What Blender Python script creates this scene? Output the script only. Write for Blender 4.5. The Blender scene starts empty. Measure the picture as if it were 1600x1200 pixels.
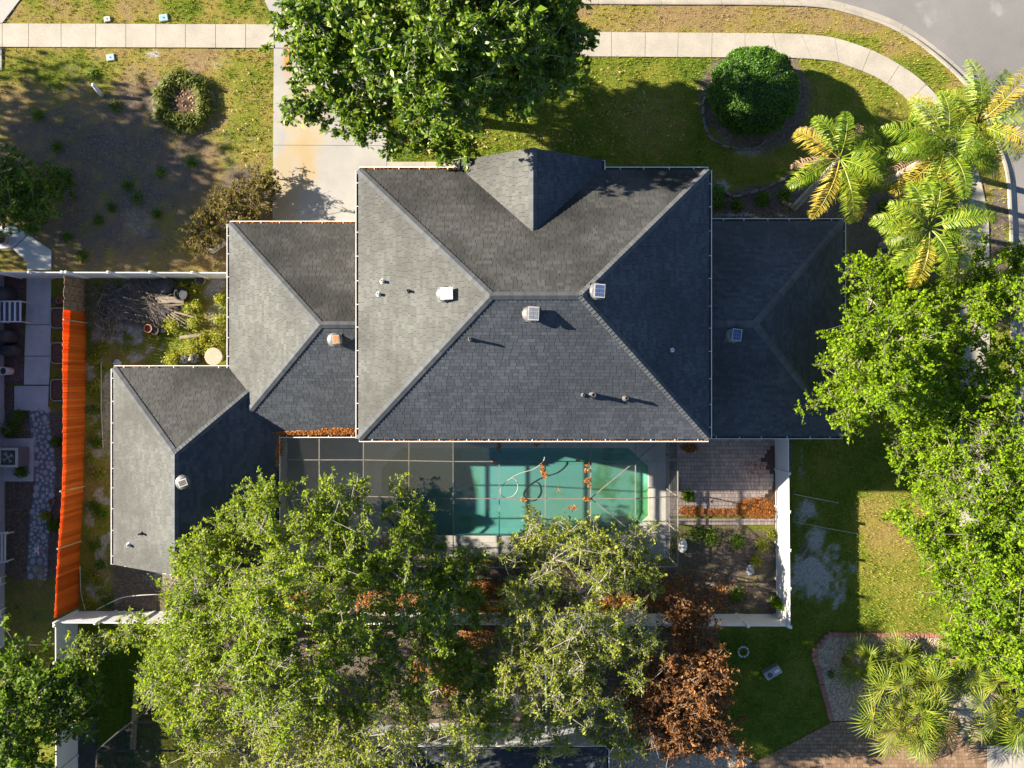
import bpy, math, random
import numpy as np
from mathutils import Vector, Matrix

random.seed(7)
RNG = np.random.default_rng(11)
SC = bpy.context.scene
COL = SC.collection
R = math.radians

# ------------------------------------------------------------------ camera, sky, sun, exposure
CAM_H, FPX = 37.0, 1150.0          # height of the drone; focal length in pixels of the 1600 px wide photograph
cam = bpy.data.cameras.new('camera')
cam.sensor_width = 36.0
cam.lens = 36.0 * FPX / 1600.0
cam.clip_start, cam.clip_end = 0.5, 2000.0
cam_o = bpy.data.objects.new('camera', cam)
COL.objects.link(cam_o)
cam_o.location = (0, 0, CAM_H)
cam_o.rotation_euler = (0, 0, 0)
SC.camera = cam_o

SUN_EL, SUN_AZ = R(22.9), R(12.0)   # sun low in the west of the picture, a little to its top
to_sun = Vector((-math.cos(SUN_EL) * math.cos(SUN_AZ), math.cos(SUN_EL) * math.sin(SUN_AZ), math.sin(SUN_EL)))
w = bpy.data.worlds.new('World')
SC.world = w
w.use_nodes = True
nt = w.node_tree
bg = nt.nodes['Background']
sky = nt.nodes.new('ShaderNodeTexSky')
sky.sky_type = 'NISHITA'
sky.sun_disc = False
sky.sun_elevation = SUN_EL
sky.sun_rotation = math.atan2(to_sun.x, to_sun.y) % (2 * math.pi)
sky.air_density, sky.dust_density, sky.ozone_density = 0.8, 0.2, 1.6
nt.links.new(sky.outputs[0], bg.inputs[0])
bg.inputs[1].default_value = 0.05
sun = bpy.data.lights.new('sun', 'SUN')
sun.energy, sun.angle, sun.color = 5.0, R(0.53), (1.0, 0.88, 0.70)
sun_o = bpy.data.objects.new('sun', sun)
COL.objects.link(sun_o)
sun_o.rotation_euler = to_sun.to_track_quat('Z', 'Y').to_euler()
sun_o.location = to_sun * 90
SC.view_settings.view_transform = 'Standard'
SC.view_settings.look = 'None'
SC.view_settings.exposure = 2.4
SC.view_settings.gamma = 1.0
SC.view_settings.use_curve_mapping = False
SC.render.engine = 'CYCLES'
SC.cycles.max_bounces = 6
SC.cycles.diffuse_bounces = 3
SC.cycles.glossy_bounces = 2
SC.cycles.transmission_bounces = 3
SC.cycles.transparent_max_bounces = 10
SC.cycles.caustics_reflective = False
SC.cycles.caustics_refractive = False
SC.cycles.use_denoising = True

# ------------------------------------------------------------------ helpers
def P(px, py, z=0.0):
    """world point at height z for a place measured on the survey photograph"""
    k = (CAM_H - z) / FPX
    return Vector(((px - 800.0) * k, (600.0 - py) * k, z))

def Pn(pts, z=0.0):
    return [P(a, b, z) for a, b in pts]

ORG = {}
def link(o, parent=None):
    COL.objects.link(o)
    if parent is not None:
        o.parent = parent
    return o

def props(o, label=None, cat=None, group=None, kind=None):
    if label: o['label'] = label
    if cat: o['category'] = cat
    if group: o['group'] = group
    if kind: o['kind'] = kind
    return o

def thing(name, label, cat, loc, group=None, kind=None):
    o = bpy.data.objects.new(name, None)
    o.empty_display_size = 0.3
    o.location = loc
    link(o)
    ORG[o.name] = Vector(loc)
    return props(o, label, cat, group, kind)

class MB:
    """collects polygons in world coordinates; build() links them as one mesh object"""
    def __init__(s):
        s.v, s.f, s.m = [], [], []
    def add(s, vs, fs, mi=0):
        n = len(s.v)
        s.v += [tuple(p) for p in vs]
        s.f += [tuple(i + n for i in q) for q in fs]
        s.m += [mi] * len(fs)
        return s
    def box(s, c, d, rz=0.0, rot=None, mi=0):
        M = rot if rot is not None else Matrix.Rotation(rz, 3, 'Z')
        c = Vector(c); h = [x / 2 for x in d]
        vs = [c + M @ Vector((sx * h[0], sy * h[1], sz * h[2])) for sz in (-1, 1) for sx, sy in ((-1, -1), (1, -1), (1, 1), (-1, 1))]
        return s.add(vs, [(3, 2, 1, 0), (4, 5, 6, 7), (0, 1, 5, 4), (1, 2, 6, 5), (2, 3, 7, 6), (3, 0, 4, 7)], mi)
    def cbox(s, c, d, ch=0.02, rz=0.0, mi=0):
        """box with chamfered upright edges and a chamfered top"""
        M = Matrix.Rotation(rz, 3, 'Z'); c = Vector(c)
        x, y, z = [q / 2 for q in d]
        def ring(xx, yy, cc, zz):
            return [c + M @ Vector(p) for p in ((-xx + cc, -yy, zz), (xx - cc, -yy, zz), (xx, -yy + cc, zz), (xx, yy - cc, zz), (xx - cc, yy, zz), (-xx + cc, yy, zz), (-xx, yy - cc, zz), (-xx, -yy + cc, zz))]
        vs = ring(x, y, ch, -z) + ring(x, y, ch, z - ch) + ring(x - ch, y - ch, ch, z)
        fs = [tuple(range(7, -1, -1)), tuple(range(16, 24))]
        for k in (0, 8):
            fs += [(k + i, k + (i + 1) % 8, k + 8 + (i + 1) % 8, k + 8 + i) for i in range(8)]
        return s.add(vs, fs, mi)
    def prism(s, poly, z0, z1, mi=0):
        a = sum(poly[i][0] * poly[(i + 1) % len(poly)][1] - poly[(i + 1) % len(poly)][0] * poly[i][1] for i in range(len(poly)))
        if a < 0: poly = poly[::-1]
        n = len(poly)
        vs = [(p[0], p[1], z0) for p in poly] + [(p[0], p[1], z1) for p in poly]
        fs = [tuple(range(n - 1, -1, -1)), tuple(range(n, 2 * n))] + [(i, (i + 1) % n, n + (i + 1) % n, n + i) for i in range(n)]
        return s.add(vs, fs, mi)
    def sheet(s, poly, z, mi=0):
        a = sum(poly[i][0] * poly[(i + 1) % len(poly)][1] - poly[(i + 1) % len(poly)][0] * poly[i][1] for i in range(len(poly)))
        if a < 0: poly = poly[::-1]
        return s.add([(p[0], p[1], z) for p in poly], [tuple(range(len(poly)))], mi)
    def beam(s, a, b, wd, ht, mi=0):
        a, b = Vector(a), Vector(b); d = b - a
        x = d.normalized(); up = Vector((0, 0, 1)) if abs(x.z) < .95 else Vector((0, 1, 0))
        y = up.cross(x).normalized(); z = x.cross(y)
        return s.box((a + b) / 2, (d.length, wd, ht), rot=Matrix((x, y, z)).transposed(), mi=mi)
    def tube(s, pts, rad, n=6, cap=True, mi=0):
        pts = [Vector(p) for p in pts]
        if not hasattr(rad, '__len__'): rad = [rad] * len(pts)
        vs, fs = [], []
        ref = Vector((0.31, 0.17, 0.93))
        for i, p in enumerate(pts):
            d = (pts[min(i + 1, len(pts) - 1)] - pts[max(i - 1, 0)])
            d = d.normalized() if d.length > 1e-9 else Vector((0, 0, 1))
            r_ = ref if abs(d.dot(ref)) < .95 else Vector((1, 0, 0))
            a = d.cross(r_).normalized(); b = d.cross(a)
            vs += [p + (a * math.cos(t) + b * math.sin(t)) * rad[i] for t in [2 * math.pi * k / n for k in range(n)]]
        for i in range(len(pts) - 1):
            fs += [(i * n + k, i * n + (k + 1) % n, (i + 1) * n + (k + 1) % n, (i + 1) * n + k) for k in range(n)]
        if cap:
            fs += [tuple(range(n - 1, -1, -1)), tuple((len(pts) - 1) * n + k for k in range(n))]
        return s.add(vs, fs, mi)
    def lathe(s, c, prof, n=16, M=None, mi=0, caps=True):
        c = Vector(c); vs, fs = [], []
        for r_, z in prof:
            for k in range(n):
                t = 2 * math.pi * k / n
                q = Vector((r_ * math.cos(t), r_ * math.sin(t), z))
                vs.append(c + (M @ q if M is not None else q))
        for i in range(len(prof) - 1):
            fs += [(i * n + k, i * n + (k + 1) % n, (i + 1) * n + (k + 1) % n, (i + 1) * n + k) for k in range(n)]
        if caps:
            fs += [tuple(range(n - 1, -1, -1)), tuple((len(prof) - 1) * n + k for k in range(n))]
        return s.add(vs, fs, mi)
    def mesh(s, name, mats, org=(0, 0, 0), smooth=False):
        me = bpy.data.meshes.new(name)
        o = Vector(org)
        me.from_pydata([(x - o.x, y - o.y, z - o.z) for x, y, z in s.v], [], s.f)
        for m_ in (mats if isinstance(mats, (list, tuple)) else [mats]): me.materials.append(m_)
        if any(s.m): me.polygons.foreach_set('material_index', s.m)
        if smooth: me.polygons.foreach_set('use_smooth', [True] * len(s.f))
        me.update()
        return me
    def part(s, name, mats, parent, smooth=False, label=None, kind=None):
        org = ORG[parent.name]
        o = bpy.data.objects.new(name, s.mesh(name, mats, org, smooth))
        link(o, parent)
        ORG[o.name] = org
        return props(o, label, None, None, kind)
    def solo(s, name, mats, label=None, cat=None, group=None, kind=None, smooth=False):
        if kind in ('structure', 'stuff'):
            org = Vector((0, 0, 0))
        else:
            a = np.array(s.v); org = Vector((float(a[:, 0].mean()), float(a[:, 1].mean()), float(a[:, 2].min())))
        o = bpy.data.objects.new(name, s.mesh(name, mats, org, smooth))
        o.location = org
        link(o)
        ORG[o.name] = org
        return props(o, label, cat, group, kind)

def piece(name, me, parent, loc, rz=0.0, scale=None, rot=None):
    o = bpy.data.objects.new(name, me)
    link(o, parent)
    o.location = Vector(loc) - ORG[parent.name]
    o.rotation_euler = rot if rot is not None else (0, 0, rz)
    if scale: o.scale = scale
    ORG[o.name] = ORG[parent.name]
    return o

def np_mesh(name, V, F, mats, attrs=None, mi=None):
    """V (n,3), F (m,k) arrays -> mesh"""
    me = bpy.data.meshes.new(name)
    V = np.ascontiguousarray(V, np.float32); F = np.ascontiguousarray(F, np.int32)
    m, k = F.shape
    me.vertices.add(len(V)); me.vertices.foreach_set('co', V.ravel())
    me.loops.add(m * k); me.loops.foreach_set('vertex_index', F.ravel())
    me.polygons.add(m); me.polygons.foreach_set('loop_start', np.arange(0, m * k, k, dtype=np.int32))
    try: me.polygons.foreach_set('loop_total', np.full(m, k, np.int32))
    except Exception: pass
    for m_ in (mats if isinstance(mats, (list, tuple)) else [mats]): me.materials.append(m_)
    if mi is not None: me.polygons.foreach_set('material_index', np.ascontiguousarray(mi, np.int32))
    for an, av in (attrs or {}).items():
        if av.ndim == 1:
            at = me.attributes.new(an, 'FLOAT', 'POINT'); at.data.foreach_set('value', np.ascontiguousarray(av, np.float32))
        else:
            at = me.attributes.new(an, 'FLOAT_COLOR', 'POINT'); at.data.foreach_set('color', np.ascontiguousarray(av, np.float32).ravel())
    me.update(calc_edges=True); me.validate()
    return me

def catmull(pts, n=8):
    pts = [Vector(p) for p in pts]; out = []
    for i in range(len(pts) - 1):
        p0, p1, p2, p3 = pts[max(i - 1, 0)], pts[i], pts[i + 1], pts[min(i + 2, len(pts) - 1)]
        for k in range(n):
            t = k / n
            out.append(0.5 * ((2 * p1) + (p2 - p0) * t + (2 * p0 - 5 * p1 + 4 * p2 - p3) * t * t + (3 * p1 - p0 - 3 * p2 + p3) * t ** 3))
    out.append(pts[-1])
    return out

def in_poly(x, y, poly):
    """vectorised point in polygon"""
    x = np.asarray(x); y = np.asarray(y); r = np.zeros(x.shape, bool)
    n = len(poly)
    for i in range(n):
        x1, y1 = poly[i][0], poly[i][1]; x2, y2 = poly[(i + 1) % n][0], poly[(i + 1) % n][1]
        if y1 == y2: continue
        c = ((y1 > y) != (y2 > y)) & (x < (x2 - x1) * (y - y1) / (y2 - y1) + x1)
        r ^= c
    return r

# ------------------------------------------------------------------ materials
def newmat(name):
    m = bpy.data.materials.new(name); m.use_nodes = True
    t = m.node_tree
    return m, t, t.nodes['Principled BSDF'], t.nodes['Material Output']

def N(t, kind, **kw):
    n = t.nodes.new(kind)
    for k, v in kw.items():
        if k in n.inputs: n.inputs[k].default_value = v
        else: setattr(n, k, v)
    return n

def ramp(t, fac, stops, interp='LINEAR'):
    r = t.nodes.new('ShaderNodeValToRGB'); r.color_ramp.interpolation = interp
    e = r.color_ramp.elements
    while len(e) < len(stops): e.new(0.5)
    for q, (p, c) in zip(e, stops):
        q.position = p; q.color = (*c, 1) if len(c) == 3 else c
    t.links.new(fac, r.inputs[0])
    return r.outputs[0]

def mixc(t, fac, a, b, mode='MIX'):
    n = t.nodes.new('ShaderNodeMix'); n.data_type = 'RGBA'; n.blend_type = mode
    for s_, v in ((0, fac), (6, a), (7, b)):
        if hasattr(v, 'is_output'): t.links.new(v, n.inputs[s_])
        elif isinstance(v, (int, float)): n.inputs[s_].default_value = v
        else: n.inputs[s_].default_value = (*v, 1)
    return n.outputs[2]

def math_(t, op, a, b=0.5, clamp=False):
    n = t.nodes.new('ShaderNodeMath'); n.operation = op; n.use_clamp = clamp
    for i, v in enumerate((a, b)):
        if hasattr(v, 'is_output'): t.links.new(v, n.inputs[i])
        else: n.inputs[i].default_value = v
    return n.outputs[0]

def pos(t):
    return t.nodes.new('ShaderNodeNewGeometry').outputs['Position']

def noise(t, scale, detail=4.0, rough=0.55, vec=None, dist=0.0):
    n = N(t, 'ShaderNodeTexNoise'); n.inputs['Scale'].default_value = scale
    n.inputs['Detail'].default_value = detail; n.inputs['Roughness'].default_value = rough; n.inputs['Distortion'].default_value = dist
    t.links.new(vec if vec is not None else pos(t), n.inputs['Vector'])
    return n.outputs['Fac']

def bump(t, b, h, strength=0.3, dist=0.02):
    n = N(t, 'ShaderNodeBump'); n.inputs['Strength'].default_value = strength; n.inputs['Distance'].default_value = dist
    t.links.new(h, n.inputs['Height']); t.links.new(n.outputs[0], b.inputs['Normal'])

def plain(name, c1, c2=None, scale=3.0, rough=0.7, metal=0.0, fine=None, bump_s=0.0, island=0.0, detail=5.0, spec=0.3):
    """two-tone weathered surface; island: random lightness per separate piece"""
    m, t, b, o = newmat(name)
    c2 = c2 or tuple(min(1, x * 1.25) for x in c1)
    f = noise(t, scale, detail)
    col = ramp(t, f, [(0.3, c1), (0.7, c2)])
    if fine:
        g = noise(t, fine, 3)
        col = mixc(t, 0.55, col, ramp(t, g, [(0.3, (.35, .35, .35)), (0.7, (.68, .68, .68))]), 'OVERLAY')
    if island:
        gi = t.nodes.new('ShaderNodeNewGeometry').outputs['Random Per Island']
        k = math_(t, 'MULTIPLY_ADD', gi, 2 * island); t.nodes[-1].inputs[2].default_value = 1 - island
        col = mixc(t, 1.0, col, k, 'MULTIPLY')
    t.links.new(col, b.inputs['Base Color'])
    b.inputs['Roughness'].default_value = rough; b.inputs['Metallic'].default_value = metal
    b.inputs['Specular IOR Level'].default_value = spec
    if bump_s: bump(t, b, noise(t, fine or scale * 8, 4), bump_s)
    return m

def leafmat(name, cols, rough=0.5, trans=0.35, spec=0.35, big=0.35):
    """foliage: colour varies from leaf to leaf and slowly over the crown"""
    m, t, b, o = newmat(name)
    gi = t.nodes.new('ShaderNodeNewGeometry').outputs['Random Per Island']
    n = noise(t, big, 2)
    f = math_(t, 'ADD', math_(t, 'MULTIPLY', gi, 0.6), math_(t, 'MULTIPLY', n, 0.4))
    k = len(cols)
    col = ramp(t, f, [(0.08 + 0.84 * i / (k - 1), c) for i, c in enumerate(cols)])
    t.links.new(col, b.inputs['Base Color'])
    b.inputs['Roughness'].default_value = rough; b.inputs['Specular IOR Level'].default_value = spec
    tr = N(t, 'ShaderNodeBsdfTranslucent')
    t.links.new(mixc(t, 1.0, col, (1.35, 1.25, 0.45), 'MULTIPLY'), tr.inputs[0])
    mx = N(t, 'ShaderNodeMixShader'); mx.inputs[0].default_value = trans
    t.links.new(b.outputs[0], mx.inputs[1]); t.links.new(tr.outputs[0], mx.inputs[2]); t.links.new(mx.outputs[0], o.inputs[0])
    return m

def metalish(name, c, rough=0.4, metal=0.6):
    return plain(name, c, tuple(min(1, x * 1.1) for x in c), 6, rough, metal)

M = {}
M['white'] = plain('white_vinyl', (.5534, .5534, .5457), (.6137, .6137, .606), 2.0, .45)
M['gutter'] = plain('white_gutter', (.476, .476, .4624), (.544, .544, .5304), 3.0, .45)
M['stucco'] = plain('cream_stucco', (.352, .32, .2688), (.3968, .3648, .3072), 1.5, .9, fine=60, bump_s=.2)
M['bluewall'] = plain('pale_blue_stucco', (.216, .2592, .3312), (.2592, .3024, .3744), 1.5, .9, fine=60, bump_s=.2)
M['glass'] = plain('window_glass', (.02, .03, .04), (.03, .04, .05), 1, .08, spec=.8)
M['deckwood'] = plain('roof_underlay', (.03, .03, .03), (.04, .04, .04), 3, .95)
M['concrete'] = plain('pale_concrete', (.2223, .2044, .1755), (.2808, .2613, .2262), .9, .9, fine=25, bump_s=.06, island=.16)
M['concrete_cool'] = plain('neighbour_concrete', (.289, .3017, .323), (.374, .3867, .408), 1.5, .9, fine=40, bump_s=.08, island=.05)
M['kerb'] = plain('kerb_concrete', (.192, .176, .1504), (.2688, .2464, .2112), 1.3, .9, fine=30, bump_s=.1, island=.08)
M['deck'] = plain('pool_deck_concrete', (.2706, .2665, .2542), (.3444, .3378, .3239), .9, .85, fine=30, bump_s=.05)
M['coping'] = plain('pool_coping', (.308, .3024, .2856), (.3696, .364, .3472), 2.0, .8)
M['brick'] = plain('red_edging_brick', (.16, .07, .055), (.25, .12, .09), 4, .9, fine=50, island=.3)
M['metal_lt'] = metalish('pale_aluminium', (.36, .34, .31), .5, .2)
M['metal_grey'] = metalish('grey_galvanised', (.26, .26, .27), .45, .5)
M['pipe_dark'] = plain('lead_pipe', (.05, .05, .05), (.09, .09, .09), 8, .7)
M['pipe_white'] = plain('white_pvc', (.51, .5032, .4896), (.5576, .5508, .544), 5, .4)
M['solar'] = plain('solar_cells', (.03, .05, .12), (.05, .08, .18), 12, .15, spec=.8)
M['rust'] = plain('rusty_sheet', (.30, .12, .04), (.42, .20, .08), 9, .85)
M['bark_grey'] = plain('pale_bark', (.1836, .1649, .147), (.2813, .2635, .2329), 5, .95, fine=25, bump_s=.3)
M['bark_dark'] = plain('brown_bark', (.12, .09, .07), (.22, .18, .15), 5, .95, fine=25, bump_s=.3)
M['palmtrunk'] = plain('palm_trunk_bark', (.204, .1836, .1564), (.3128, .2856, .2516), 4, .9, fine=14, bump_s=.3)
M['black'] = plain('black_plastic', (.012, .012, .014), (.02, .02, .022), 5, .5)
M['charcoal'] = plain('dark_cover', (.03, .032, .035), (.05, .052, .055), 3, .8)
M['terracotta'] = plain('terracotta', (.34, .12, .07), (.42, .17, .10), 6, .85)
M['mulch'] = plain('dark_mulch', (.045, .028, .02), (.10, .06, .04), 14, .98, fine=60, bump_s=.6)
M['stone'] = plain('grey_path_stone', (.221, .238, .2635), (.34, .357, .3825), 3, .9, fine=30, bump_s=.2, island=.25)
M['edge_stone'] = plain('low_grey_edging', (.085, .0782, .0748), (.1445, .136, .1275), 3, .9, fine=30, bump_s=.2, island=.2)
M['stick'] = plain('dead_sticks', (.1152, .0936, .0792), (.216, .1872, .1656), 4, .95, island=.35)
M['twig'] = plain('hedge_twigs', (.085, .06, .04), (.15, .11, .075), 4, .95, island=.35)
M['bark_mid'] = plain('grey_brown_bark', (.075, .062, .048), (.20, .175, .145), .6, .95)
M['plank'] = plain('weathered_plank', (.12, .10, .085), (.24, .20, .16), 4, .95, fine=30, island=.25)
M['wood_old'] = plain('weathered_board', (.068, .051, .034), (.204, .1573, .1105), 5, .95, fine=18, bump_s=.3, island=.3)
M['wood_pale'] = plain('pale_post_wood', (.28, .2016, .1008), (.3472, .2576, .14), 3, .9)
M['blue_lid'] = plain('blue_meter_lid', (.154, .252, .294), (.224, .322, .364), 5, .6)
M['sandstone'] = plain('tan_rock', (.2352, .2016, .1568), (.308, .2688, .2128), 3, .9, fine=20, bump_s=.4)
M['soil'] = plain('planter_soil', (.05, .03, .022), (.11, .07, .05), 16, .98, fine=70, bump_s=.5)
M['rim'] = plain('planter_rim', (.2352, .2352, .2352), (.308, .308, .3024), 4, .7)
M['hose'] = plain('pale_hose', (.336, .336, .3168), (.384, .384, .3648), 6, .4)
M['cageframe'] = plain('cage_aluminium', (.136, .124, .104), (.192, .176, .152), 4, .5)
M['vent_grey'] = plain('weathered_zinc', (.09, .09, .093), (.144, .144, .144), 7, .5, .3)
M['panelgrey'] = plain('grey_solar_cells', (.10, .11, .13), (.14, .15, .17), 12, .25, spec=.6)  # grey reflection on the panel put into the cell colour
M['gutter_bed'] = plain('gutter_sludge', (.03, .022, .016), (.07, .05, .035), 9, .95)
M['caged'] = plain('bronze_aluminium', (.05, .045, .04), (.08, .07, .06), 4, .5)

def shingle_mat(name, c_lo, c_hi, stain, stain_amt, sscale=.35):
    m, t, b, o = newmat(name)
    gi = t.nodes.new('ShaderNodeNewGeometry').outputs['Random Per Island']
    col = ramp(t, gi, [(0.0, c_lo), (0.5, tuple((a + c) / 2 for a, c in zip(c_lo, c_hi))), (1.0, c_hi)])
    g = noise(t, 45, 3)
    col = mixc(t, 0.35, col, ramp(t, g, [(.3, (.3, .3, .3)), (.7, (.7, .7, .7))]), 'OVERLAY')
    s1 = noise(t, sscale, 6, .62)
    f = math_(t, 'MULTIPLY', ramp(t, s1, [(.41, (0, 0, 0)), (.61, (1, 1, 1))]), stain_amt)
    col = mixc(t, f, col, stain)
    t.links.new(col, b.inputs['Base Color'])
    b.inputs['Roughness'].default_value = .92; b.inputs['Specular IOR Level'].default_value = .2
    return m
M['shingle'] = shingle_mat('grey_asphalt_shingle', (.0368, .0432, .0536), (.0608, .0688, .0824), (.0272, .032, .0384), .55)  # bluer copy; navy of the shaded slopes put into the colour
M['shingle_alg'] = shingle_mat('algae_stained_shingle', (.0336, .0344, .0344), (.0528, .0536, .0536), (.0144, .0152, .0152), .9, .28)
M['shingle_pale'] = shingle_mat('sunlit_shingle', (.0624, .0664, .0648), (.088, .092, .088), (.0384, .0392, .0376), .7)  # lighter copy for the west slopes; their sunlight put into the colour
M['shingle_cap'] = shingle_mat('ridge_cap_shingle', (.056, .0616, .0688), (.084, .0896, .0976), (.044, .0464, .0496), .4)  # lighter than the slopes: light caught by the caps painted in

def orange_fence():
    m, t, b, o = newmat('orange_stained_board')
    gi = t.nodes.new('ShaderNodeObjectInfo').outputs['Random']
    st = N(t, 'ShaderNodeMapping'); st.inputs['Scale'].default_value = (1, 6, .6); t.links.new(pos(t), st.inputs['Vector'])
    col = ramp(t, math_(t, 'ADD', math_(t, 'MULTIPLY', gi, .55), math_(t, 'MULTIPLY', noise(t, 1.3, 6, .7, st.outputs[0]), .7)), [(.2, (.38, .072, .009)), (.5, (.56, .125, .013)), (.85, (.68, .185, .028))])
    t.links.new(col, b.inputs['Base Color']); b.inputs['Roughness'].default_value = .5
    tr = N(t, 'ShaderNodeBsdfTranslucent'); t.links.new(col, tr.inputs[0])
    mx = N(t, 'ShaderNodeMixShader'); mx.inputs[0].default_value = .55
    t.links.new(b.outputs[0], mx.inputs[1]); t.links.new(tr.outputs[0], mx.inputs[2]); t.links.new(mx.outputs[0], o.inputs[0])
    return m
M['orange'] = orange_fence()

def screen_mat(name, col, cover):
    m, t, b, o = newmat(name)
    d = N(t, 'ShaderNodeBsdfDiffuse'); d.inputs[0].default_value = (*col, 1)
    tr = N(t, 'ShaderNodeBsdfTransparent')
    mx = N(t, 'ShaderNodeMixShader'); mx.inputs[0].default_value = cover
    t.links.new(tr.outputs[0], mx.inputs[1]); t.links.new(d.outputs[0], mx.inputs[2]); t.links.new(mx.outputs[0], o.inputs[0])
    return m
M['screen'] = screen_mat('insect_screen', (.10, .10, .10), .10)
M['screen_hazy'] = screen_mat('hazy_insect_screen', (.06, .062, .055), .30)  # duller, denser mesh; haze of the sunlit sloping bays put into its colour
M['screen_dark'] = screen_mat('dark_insect_screen', (.03, .03, .03), .45)

def water_mat():
    m, t, b, o = newmat('green_pool_water')
    n = noise(t, .35, 3)
    tint = ramp(t, n, [(.35, (.38, .70, .72)), (.68, (.48, .72, .62))])
    tr = N(t, 'ShaderNodeBsdfTransparent'); t.links.new(tint, tr.inputs[0])
    g = N(t, 'ShaderNodeBsdfGlossy'); g.inputs['Roughness'].default_value = .05
    bp = N(t, 'ShaderNodeBump'); bp.inputs['Strength'].default_value = .08
    t.links.new(noise(t, 3.0, 3), bp.inputs['Height']); t.links.new(bp.outputs[0], g.inputs['Normal'])
    mx = N(t, 'ShaderNodeMixShader'); mx.inputs[0].default_value = .04
    t.links.new(tr.outputs[0], mx.inputs[1]); t.links.new(g.outputs[0], mx.inputs[2]); t.links.new(mx.outputs[0], o.inputs[0])
    return m
M['water'] = water_mat()

def plaster_mat():
    m, t, b, o = newmat('algae_stained_pool_plaster')
    sx = N(t, 'ShaderNodeSeparateXYZ'); t.links.new(pos(t), sx.inputs[0])
    n = math_(t, 'ADD', noise(t, .5, 5, .6), math_(t, 'MULTIPLY', math_(t, 'MAXIMUM', math_(t, 'SUBTRACT', sx.outputs[0], 3.0), 0.0), .035))
    col = ramp(t, n, [(.40, (.36, .40, .40)), (.58, (.34, .39, .34)), (.70, (.17, .24, .10))])
    t.links.new(col, b.inputs['Base Color']); b.inputs['Roughness'].default_value = .8
    return m
M['plaster'] = plaster_mat()

def driveway_mat():
    m, t, b, o = newmat('stained_driveway_concrete')
    p = pos(t)
    col = ramp(t, noise(t, .8, 5), [(.3, (.205, .20, .19)), (.7, (.26, .255, .243))])
    col = mixc(t, .5, col, ramp(t, noise(t, 45, 3), [(.3, (.42, .42, .42)), (.7, (.58, .58, .58))]), 'OVERLAY')
    gi = t.nodes.new('ShaderNodeNewGeometry').outputs['Random Per Island']
    col = mixc(t, math_(t, 'MULTIPLY', gi, .22), col, (.19, .185, .178))
    def spot(px, py, rx, ry, c, soft, amt, wob=.8):
        nonlocal col
        q = P(px, py)
        mp = N(t, 'ShaderNodeMapping'); mp.inputs['Location'].default_value = (-q.x / rx, -q.y / ry, 0)
        mp.inputs['Scale'].default_value = (1 / rx, 1 / ry, 0)
        t.links.new(p, mp.inputs['Vector'])
        ln = N(t, 'ShaderNodeVectorMath', operation='LENGTH'); t.links.new(mp.outputs[0], ln.inputs[0])
        d = math_(t, 'ADD', ln.outputs['Value'], math_(t, 'MULTIPLY', math_(t, 'SUBTRACT', noise(t, .9, 4), .5), wob * 2))
        f = ramp(t, d, [(max(0, 1 - soft), (amt,) * 3), (min(1, 1 + .02), (0, 0, 0))])
        col = mixc(t, f, col, c)
    spot(475, 190, 1.3, 3.6, (.265, .215, .135), .5, .8)
    spot(450, 300, .9, 2.6, (.25, .195, .115), .5, .75)
    spot(478, 250, .6, 2.2, (.25, .185, .095), .6, .8)
    spot(540, 140, 1.5, 2.6, (.17, .168, .165), .6, .6)
    spot(450, 92, .33, 1.0, (.33, .14, .045), .6, .95, .35)
    t.links.new(col, b.inputs['Base Color']); b.inputs['Roughness'].default_value = .9
    bump(t, b, noise(t, 40, 4), .06)
    return m
M['driveway'] = driveway_mat()

def asphalt_mat():
    m, t, b, o = newmat('worn_asphalt')
    col = ramp(t, noise(t, .22, 6, .6), [(.3, (.105, .102, .102)), (.72, (.155, .151, .15))])
    col = mixc(t, .6, col, ramp(t, noise(t, 30, 3), [(.3, (.4, .4, .4)), (.7, (.6, .6, .6))]), 'OVERLAY')
    f = ramp(t, noise(t, .55, 3, .5, dist=.6), [(.64, (0, 0, 0)), (.75, (.6, .6, .6))])
    col = mixc(t, f, col, (.21, .21, .21))
    t.links.new(col, b.inputs['Base Color']); b.inputs['Roughness'].default_value = .9
    bump(t, b, noise(t, 60, 3), .3)
    return m
M['asphalt'] = asphalt_mat()

def gravel_mat(name, lo, hi):
    m, t, b, o = newmat(name)
    v = N(t, 'ShaderNodeTexVoronoi'); v.inputs['Scale'].default_value = 16
    t.links.new(pos(t), v.inputs['Vector'])
    bw = N(t, 'ShaderNodeRGBToBW'); t.links.new(v.outputs['Color'], bw.inputs[0])
    col = ramp(t, bw.outputs[0], [(.2, lo), (.8, hi)])
    t.links.new(col, b.inputs['Base Color']); b.inputs['Roughness'].default_value = .95
    bump(t, b, v.outputs['Distance'], .9, .04)
    return m
M['gravel'] = gravel_mat('tan_gravel', (.14, .105, .075), (.36, .29, .215))

def paver_mat(name, a, b_, c):
    m, t, b, o = newmat(name)
    gi = t.nodes.new('ShaderNodeNewGeometry').outputs['Random Per Island']
    col = ramp(t, gi, [(0, a), (.5, b_), (1, c)])
    col = mixc(t, .5, col, ramp(t, noise(t, 1.1, 5), [(.3, (.34, .34, .34)), (.7, (.64, .64, .64))]), 'OVERLAY')
    t.links.new(col, b.inputs['Base Color']); b.inputs['Roughness'].default_value = .9
    bump(t, b, noise(t, 50, 3), .15)
    return m
M['paver'] = paver_mat('pinkish_pavers', (.20, .16, .15), (.245, .20, .183), (.28, .23, .213))
M['paver_red'] = paver_mat('tan_red_pavers', (.125, .075, .042), (.165, .105, .062), (.20, .135, .085))
M['paver_dark'] = paver_mat('dark_red_pavers', (.08, .05, .05), (.11, .06, .058), (.14, .08, .07))

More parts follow.
